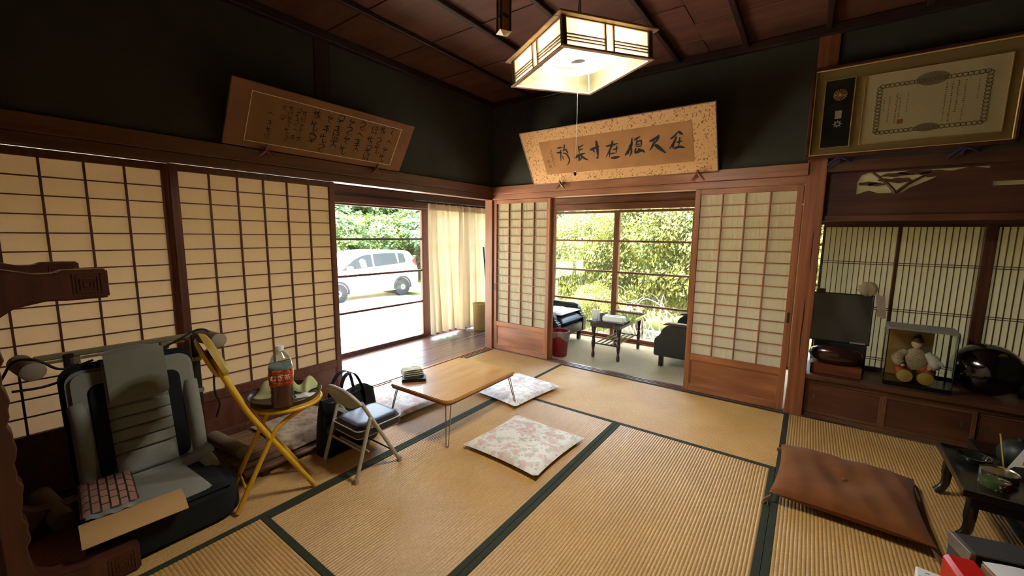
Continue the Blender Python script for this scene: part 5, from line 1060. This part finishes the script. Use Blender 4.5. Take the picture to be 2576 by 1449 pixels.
# coffee table with turned legs and a rack
cf = thing('coffee_table', 'dark coffee table with glossy top, turned legs and lower rack', 'table', (1.24, .765, 0)); M_ct = wood('coffee_wood', (40, 22, 18), (66, 38, 30), 'y', .25, coat=.5)
b = MB(); b.prism(rrect(-.205, -.395, .205, .395, .02, 4), .405, .430, 2); b.build('tabletop', plain('glossy_top', (44, 38, 44), .08, 0, .6, .1, 10, coat=1), cf, 40, .004, 2)
for lo, hi in (((-.17, -.36, .355), (.17, -.335, .405)), ((-.17, .335, .355), (.17, .36, .405)), ((-.17, -.335, .355), (-.145, .335, .405)), ((.145, -.335, .355), (.17, .335, .405))): bar('apron', lo, hi, M_ct, cf)
pf = [(.0, 0), (.017, 0), (.020, .02), (.018, .05), (.012, .07), (.013, .085), (.019, .12), (.023, .16), (.018, .205), (.014, .225), (.020, .235), (.020, .245), (.014, .255), (.018, .28), (.024, .32), (.025, .36), (0, .36)]
for sx in (-1, 1):
    for sy in (-1, 1): b = MB(); b.lathe(pf, 16, (sx * .145, sy * .318, 0)); b.build('leg', M_ct, cf, 50)
for sy in (-1, 1): b = MB(); b.tube([(-.145, sy * .318, .16), (.145, sy * .318, .16)], .009, 8); b.build('stretcher', M_ct, cf, 50)
for k in range(5): b = MB(); x_ = -.11 + k * .055; b.tube([(x_, -.318, .165), (x_, .318, .165)], .008, 8); b.build('rack_rod', M_ct, cf, 50)
tb_ = thing('tissue_box', 'white tissue box on the coffee table', 'tissue box', (1.315, .47, .4305), R(4))
b = MB(); b.prism(rrect(-.115, -.057, .115, .057, .012, 4), 0, .055, 2); b.build('cover', plain('white_plastic', (232, 230, 222), .4), tb_, 40, .006, 2); bar('slot', (-.07, -.012, .0545), (.07, .012, .0565), plain('slot_grey', (90, 86, 80), .6), tb_)
pc = thing('pencil_cup', 'white square cup holding pens on the coffee table', 'pen cup', (1.105, .47, .4305)); b = MB(); b.prism(rrect(-.034, -.034, .034, .034, .006, 3), 0, .105, 2); b.build('cup', plain('white_plastic', (232, 230, 222), .4), pc, 40, .003)
for k, (dx, dy, c) in enumerate(((-.012, .004, (150, 70, 50)), (.006, -.008, (190, 140, 60)), (.012, .012, (60, 50, 44)))): b = MB(); b.tube([(dx, dy, .08), (dx * 1.8, dy * 1.8, .165 - .01 * k)], .004, 6); b.build('pen', plain('pen_%d' % k, c, .5), pc, 60)
b = MB(); b.lathe([(0, 0), (.028, 0), (.030, .07), (.027, .07), (.025, .006), (0, .006)], 18); o = b.build('brown_cup', plain('brown_glaze', (74, 52, 40), .3), None, 40); o.location = (1.185, .455, .4305); tag(o, 'small brown cup between pen cup and tissue box', 'cup')
wb = thing('wastebasket', 'dark red wastebasket lined with a clear bag on the carpet', 'wastebasket', (.765, .27, -.004)); b = MB(); b.lathe([(0, 0), (.080, 0), (.085, .01), (.108, .285), (.103, .285), (.080, .015), (0, .015)], 32); b.build('bin', plain('red_plastic', (124, 28, 40), .35, 0, .5, .08), wb, 40)
b = MB(); b.grid(lambda u, v: ((.112 + .004 * math.sin(14 * u * 6.28)) * math.cos(6.2832 * u) * (1 - .02 * v), (.112 + .004 * math.sin(14 * u * 6.28)) * math.sin(6.2832 * u), .295 - (.06 + .08 * (.5 + .5 * math.sin(6.28 * u * 2 + 1))) * v + .006 * math.sin(40 * u)), 56, 4); b.build('bag_liner', glass('bag_film', (236, 236, 240), .14, .16, .15), wb, 60)

# ================================================================== STUDY BAY THINGS (shelf top z = .335)
Z0 = .3355
o = bar('wooden_stand', (3.035, .075, Z0), (3.335, .215, Z0 + .075), wood('red_stand_wood', (104, 52, 30), (136, 74, 44), 'x', .35), None, .004); tag(o, 'reddish flat wooden stand at the left end of the shelf', 'stand')
b = MB(); b.lathe([(0, 0), (.10, .004), (.150, .035), (.160, .070), (.148, .105), (.10, .128), (0, .135)], 32); b.xf(Matrix.Diagonal((1, .44, 1, 1))); o = b.build('wooden_gong', plain('dark_red_lacquer', (52, 26, 22), .22, 0, .5, .12, 8, coat=.5), None, 50); o.location = (3.178, .142, Z0 + .0755); tag(o, 'dark red rounded lacquer piece on the wooden stand', 'lacquer ware')
o = bar('dark_box', (3.045, .235, Z0), (3.36, .335, Z0 + .215), plain('black_box', (20, 18, 17), .6), None, .003); tag(o, 'black box standing behind the rounded lacquer piece', 'box')
fb = thing('framed_board', 'dark square framed board wrapped in film on the shelf', 'framed board', (3.19, .262, Z0 + .2155), rot=(R(-4), 0, 0)); bar('panel', (-.178, 0, .006), (.178, .012, .372), plain('dark_board', (40, 36, 32), .35, 0, .5, .25, 6), fb)
for lo, hi in (((-.184, -.004, 0), (.184, .016, .008)), ((-.184, -.004, .370), (.184, .016, .378)), ((-.184, -.004, .008), (-.176, .016, .370)), ((.176, -.004, .008), (.184, .016, .370))): bar('frame', lo, hi, M_black, fb)
MB().grid(lambda u, v: (-.175 + .35 * u, -.0045 + .002 * math.sin(9 * u + 5 * v), .01 + .36 * v), 12, 12).build('plastic_film', glass('film', (250, 250, 248), .05, .015, .15), fb, 60); bar('paper_tag', (.07, -.0075, .004), (.16, -.0055, .016), plain('tag_paper', (150, 138, 116), .8), fb, 0)
b = MB(); b.grid(lambda u, v: ((.055 + .008 * math.sin(9 * v * 3 + u * 20)) * math.cos(6.2832 * u) * math.sin(math.pi * (.06 + .9 * v)), (.016 + .004 * math.sin(15 * u * 2)) * math.sin(6.2832 * u) * math.sin(math.pi * (.06 + .9 * v)), .045 - .05 * math.cos(math.pi * (.06 + .9 * v)) + .006 * math.sin(25 * u)), 30, 12); o = b.build('crumpled_bag', translucent('film_bag', (206, 190, 160), .5, .4, .1, 50), None, 70); o.location = (3.33, .27, Z0 + .5935); tag(o, 'crumpled film bag on the right corner of the framed board', 'bag')
o = bar('small_box', (3.03, .255, Z0 + .594), (3.085, .285, Z0 + .622), plain('small_box_brown', (70, 50, 36), .7), None, .003); tag(o, 'small brown box on the left corner of the framed board', 'box')
b = MB(); b.grid(lambda u, v: (.0 + .05 * u + .02 * v, .004 * math.sin(8 * v), -.165 * v + .006 * math.sin(7 * u)), 6, 12); o = b.build('hanging_ribbon', plain('pink_grey_ribbon', (168, 150, 138), .8, 0, .2, .25, 60), None, 70); o.location = (3.375, .25, Z0 + .60); tag(o, 'striped ribbon hanging from the crumpled film bag', 'ribbon')
# doll in a glass case
gcase = thing('glass_case', 'glass display case with black edges holding a seated doll', 'display case', (3.62, .185, Z0), R(-3)); W2, D2, H2 = .168, .115, .405
bar('base', (-W2, -D2, 0), (W2, D2, .030), M_black, gcase, .003); bar('lid', (-W2, -D2, H2 - .008), (W2, D2, H2), M_black, gcase)
for sx in (-1, 1):
    for sy in (-1, 1): bar('edge_bar', (sx * (W2 - .003) - .003, sy * (D2 - .003) - .003, .030), (sx * (W2 - .003) + .003, sy * (D2 - .003) + .003, H2 - .008), M_black, gcase, .001)
MB().grid(lambda u, v: (-W2 + .007 + (2 * W2 - .09) * u, D2 - .004, .03 + (H2 - .038) * v), 1, 1).build('gold_backdrop', plain('gold_paper', (170, 134, 62), .45, .3, .5, .15, 10), gcase)
for nm, f in (('front_pane', lambda u, v: (-W2 + .006 + (2 * W2 - .012) * u, -D2 + .002, .03 + (H2 - .038) * v)), ('side_pane', lambda u, v: (-W2 + .002, -D2 + .006 + (2 * D2 - .012) * u, .03 + (H2 - .038) * v)), ('side_pane', lambda u, v: (W2 - .002, -D2 + .006 + (2 * D2 - .012) * u, .03 + (H2 - .038) * v))): MB().grid(f, 1, 1).build(nm, glass('case_glass', (250, 252, 248), .04), gcase)
do = thing('festival_doll', 'seated warrior doll in patterned robe with round gold soles', 'doll', (3.612, .185, Z0 + .031), R(-3)); M_rb = pattern('brocade', (176, 156, 124), [((110, 84, 56), 1.5, .4), ((206, 190, 160), 2.1, .35)], 60, .6, .35); M_or = plain('orange_silk', (176, 78, 40), .5, 0, .4, .2, 60); M_gs = plain('gold_brocade', (196, 160, 88), .4, .4, .5, .25, 120)
b = MB(); b.lathe([(0, .08), (.055, .085), (.068, .12), (.066, .16), (.05, .20), (.028, .222), (0, .228)], 20); b.xf(Matrix.Diagonal((1, .75, 1, 1))); b.build('robe', M_rb, do, 60)
b = MB(); b.lathe([(0, .222), (.014, .226), (.027, .245), (.030, .262), (.025, .283), (.012, .295), (0, .297)], 20); b.build('head', plain('doll_skin', (218, 176, 150), .5), do, 60)
b = MB(); b.lathe([(0, .33), (.012, .326), (.022, .305), (.033, .287), (.040, .278), (.034, .276), (0, .28)], 20); b.build('hat', plain('doll_hat', (58, 38, 26), .5), do, 60)
for sx in (-1, 1):
    b = MB(); b.tube(smooth_path([(sx * .05, 0, .195), (sx * .085, -.02, .165), (sx * .09, -.05, .135), (sx * .07, -.065, .12)], 4), [.026, .027, .028, .030, .032, .034, .034, .033, .032, .03, .028, .026, .024][:13], 10); b.build('sleeve', M_rb if sx < 0 else plain('pale_sleeve', (214, 206, 190), .7), do, 60)
    b = MB(); b.lathe([(0, -.012), (.010, -.008), (.013, 0), (.010, .009), (0, .012)], 10, (sx * .066, -.072, .112)); b.build('hand', plain('doll_skin', (218, 176, 150), .5), do, 60)
    b = MB(); b.tube(smooth_path([(sx * .025, 0, .09), (sx * .07, -.02, .085), (sx * .065, -.05, .06), (sx * .05, -.07, .045)], 4), [.040 - .0012 * i for i in range(13)], 10); b.build('trouser_leg', M_or, do, 60)
    b = MB(); b.lathe([(0, .014), (.018, .013), (.040, .010), (.044, .0), (.038, -.012), (0, -.014)], 22, (sx * .051, -.088, .044), Matrix.Rotation(R(82), 3, 'X')); b.build('round_sole', M_gs, do, 50)
b = MB(); b.add([(.085, -.07, .12), (.10, -.075, .175), (.125, -.07, .165), (.135, -.065, .145)], [(0, 1, 2), (0, 2, 3)]); b.tube([(.085, -.07, .12), (.135, -.07, .09)], .003, 5); b.build('fan', plain('white_fan', (226, 222, 214), .7), do)
tc_ = thing('fringed_cloth', 'grey fringed cloth laid over the top of the glass case', 'cloth', (3.62, .185, Z0 + H2 + .0008), R(-3)); M_gr = cloth('grey_cloth', (122, 116, 108), .95, .12, 300)
def clf(u, v):
    x = (2 * u - 1) * .195; y_ = (2 * v - 1) * .128; ox = max(0, abs(x) - W2 - .001); return (math.copysign(min(abs(x), W2 + .003), x), y_ * (1 if abs(y_) < D2 + .004 else (D2 + .004) / abs(y_)), .003 - ox * 1.3 - max(0, abs(y_) - D2 - .001) * 1.2)
b = MB(); b.grid(clf, 30, 22); b.build('sheet', M_gr, tc_, 70)
for sx in (-1, 1):
    b = MB(); r_ = random.Random(sx)
    for k in range(24): y_ = -.112 + k * .0097; b.tube([(sx * (W2 + .004), y_, -.030), (sx * (W2 + .006 + r_.uniform(-.001, .004)), y_ + r_.uniform(-.004, .004), -.055 - r_.uniform(0, .012))], .0013, 4)
    o = b.build('fringe', M_gr, tc_); o['kind'] = 'stuff'
# big black lacquer dome standing on edge
lk = thing('lacquer_dome', 'large round black lacquer dome with gold marks beside the doll case', 'lacquer ware', (3.955, .235, Z0), rot=(0, 0, R(-14)))
m_ = Matrix.Translation((0, 0, .172)) @ Matrix.Rotation(R(72), 4, 'X'); b = MB(); b.lathe([(.0, .085), (.06, .078), (.115, .055), (.152, .020), (.168, -.02), (.171, -.045), (.160, -.05), (0, -.05)], 48); b.xf(m_); b.build('dome', plain('jet_lacquer', (10, 9, 9), .12, 0, .6, 0, coat=1), lk, 40)
for cx, cy, s in ((.06, .085, .022), (-.10, -.06, .010)):
    b = MB(); b.lathe([(0, .001), (s, 0)], 14); zz_ = .085 - ((cx * cx + cy * cy) / .168 ** 2) * .075; b.xf(m_ @ Matrix.Translation((cx, cy, zz_ + .002)) @ Matrix.Rotation(math.atan2(cy, .12), 4, 'X') @ Matrix.Rotation(-math.atan2(cx, .16) * -1, 4, 'Y')); b.build('gold_mark', plain('gold_leaf', (178, 138, 66), .35, .7), lk)
o = bar('dark_case', (4.13, .12, Z0), (4.35, .33, Z0 + .235), plain('black_box', (20, 18, 17), .6), None, .004); tag(o, 'dark case at the right edge behind the lacquer dome', 'box')
# ================================================================== RIGHT FOREGROUND
bt_ = thing('incense_table', 'small black low table with curved legs at the right edge', 'table', (3.60, -1.165, 0), R(-1.5)); M_bt = wood('black_table_wood', (22, 16, 13), (36, 26, 20), 'x', .3, coat=.4)
bar('tabletop', (0, 0, .232), (.46, .515, .250), M_bt, bt_, .003)
for lo, hi in (((0, -.012, .232), (.46, 0, .262)), ((0, .515, .232), (.46, .527, .262)), ((-.012, -.012, .232), (0, .527, .262)), ((.02, .02, .175), (.44, .035, .232)), ((.02, .48, .175), (.44, .495, .232)), ((.02, .035, .175), (.035, .48, .232))): bar('rim' if hi[2] > .25 else 'apron', lo, hi, M_bt, bt_)
for x_, sx in ((.035, -1), (.425, 1)):
    for y_ in (.04, .475):
        b = MB(); b.tube(smooth_path([(x_, y_, .235), (x_ + sx * .004, y_, .14), (x_ - sx * .004 + sx * .01, y_, .06), (x_ + sx * .030, y_, .008)], 4), [.022] * 6 + [.019] * 4 + [.020, .022, .024], 8); b.build('leg', M_bt, bt_, 50)
def on_tbl(name, b, mat, loc, label, cat, rz=0, sm=50): o = b.build(name, mat, None, sm); o.location = loc; o.rotation_euler.z = rz; return tag(o, label, cat)
cn = thing('food_can', 'green and red labelled can on the black low table', 'can', (3.715, -1.035, .2505)); b = MB(); b.lathe([(0, 0), (.045, 0), (.046, .004), (.046, .03), (.045, .034), (0, .034)], 28); b.build('body', pattern('can_print', (58, 74, 40), [((150, 34, 36), .6, .5), ((214, 208, 190), 1.6, .3)], 26, .3, .4), cn, 40)
on_tbl('metal_tin', MB().lathe([(0, 0), (.062, 0), (.063, .004), (.063, .034), (.060, .036), (.058, .030), (.0, .028)], 36), plain('tin_metal', (178, 166, 146), .25, 1), (3.752, -.925, .2505), 'round silver tin on the black low table', 'tin')
on_tbl('glass_ashtray', MB().lathe([(0, 0), (.05, 0), (.062, .02), (.064, .035), (.056, .035), (.045, .012), (0, .010)], 28), plain('dark_glass', (30, 34, 28), .06, 0, .8), (3.70, -.795, .2505), 'dark glass ashtray at the back of the black low table', 'ashtray')
on_tbl('dark_pot', MB().lathe([(0, 0), (.05, 0), (.07, .03), (.075, .07), (.06, .11), (.03, .125), (.012, .13), (.012, .145), (0, .148)], 28), plain('iron_black', (24, 28, 24), .5), (3.86, -.73, .2505), 'dark iron pot at the far corner of the black low table', 'pot')
ph = thing('photo_print', 'portrait photo print leaning against the dark iron pot', 'photo', (3.83, -.835, .2505), rot=(R(-18), R(22), R(-14))); bar('print', (-.035, 0, 0), (.055, .002, .135), plain('photo_white', (214, 208, 198), .35), ph, 0)
b = MB(); b.prism(blob(.012, .075, .024, .032, 2), -.0006, -.0001, 1); b.build('portrait_face', plain('photo_skin', (158, 106, 82), .4), ph); b = MB(); b.prism([(-.030, .004), (.05, .004), (.045, .03), (.02, .046), (.0, .044), (-.022, .028)], -.0006, -.0001, 1); b.build('portrait_clothes', plain('photo_dark', (40, 36, 38), .4), ph)
b = MB(); b.tube([(0, 0, 0), (-.02, .035, .16)], .0035, 6); on_tbl('gold_pen', b, plain('gold_pen', (214, 184, 90), .3, .6), (3.80, -.80, .2515), 'gold pen standing beside the portrait photo', 'pen')
# boxes at the lower right corner
gx = thing('gift_box', 'red gift package with a blue band at the lower right corner', 'box', (3.425, -1.712, 0), R(9)); bar('body', (0, -.24, 0), (.088, 0, .250), plain('red_gloss', (196, 32, 28), .15, 0, .6, .08, 9), gx, .012); bar('blue_band', (-.001, -.19, .10), (.089, -.12, .2508), plain('blue_print', (46, 42, 96), .2), gx, .002)
b = MB(); b.grid(lambda u, v: (.30 * u, -.28 * v, .253 + .006 * math.sin(6 * u + 2 * v) + .006), 12, 8); b.grid(lambda u, v: (.30 * u, -.28 * v, .252 + .006 * math.sin(6 * u + 2 * v) + .006), 12, 8); o = b.build('wrapping_paper', plain('white_paper', (222, 220, 222), .6, 0, .3, .03), None, 60); o.location = (3.520, -1.715, 0); o.rotation_euler.z = R(14); tag(o, 'loose white wrapping paper lying on a flat carton beside the red gift package', 'paper')
db = thing('long_box', 'long dark grey box with a silver edge behind the red gift package', 'box', (3.468, -1.578, 0), R(15)); bar('body', (0, -.118, 0), (.46, 0, .262), plain('slate_box', (62, 60, 62), .6, 0, .3, .12, 40), db, .004); bar('silver_edge', (-.002, -.119, .215), (.016, .001, .2635), plain('silver_foil', (190, 190, 190), .3, .9, .5, .2, 60), db, .002)
fcb = bar('flat_carton', (0, 0, 0), (.27, .25, .2515), plain('card_brown', (150, 120, 86), .8), None, .003); fcb.location = (3.68, -1.80, .12575); fcb.rotation_euler.z = R(14); tag(fcb, 'carton under the loose white wrapping paper', 'box')
wb_ = thing('paper_box', 'white paper box with small grey marks in the lower right corner', 'box', (3.338, -1.852, 0), R(-8)); bar('body', (0, -.30, 0), (.068, 0, .246), plain('white_card', (222, 220, 218), .6), wb_, .004)
b = MB(); r_ = random.Random(2)
for k in range(16): b.obox((r_.uniform(.01, .058), r_.uniform(-.22, -.02), .2463), (.012, .003, .0006), (0, 0, r_.uniform(-.3, .3)))
o = b.build('printed_marks', plain('grey_print', (90, 90, 96), .6), wb_); o['kind'] = 'stuff'
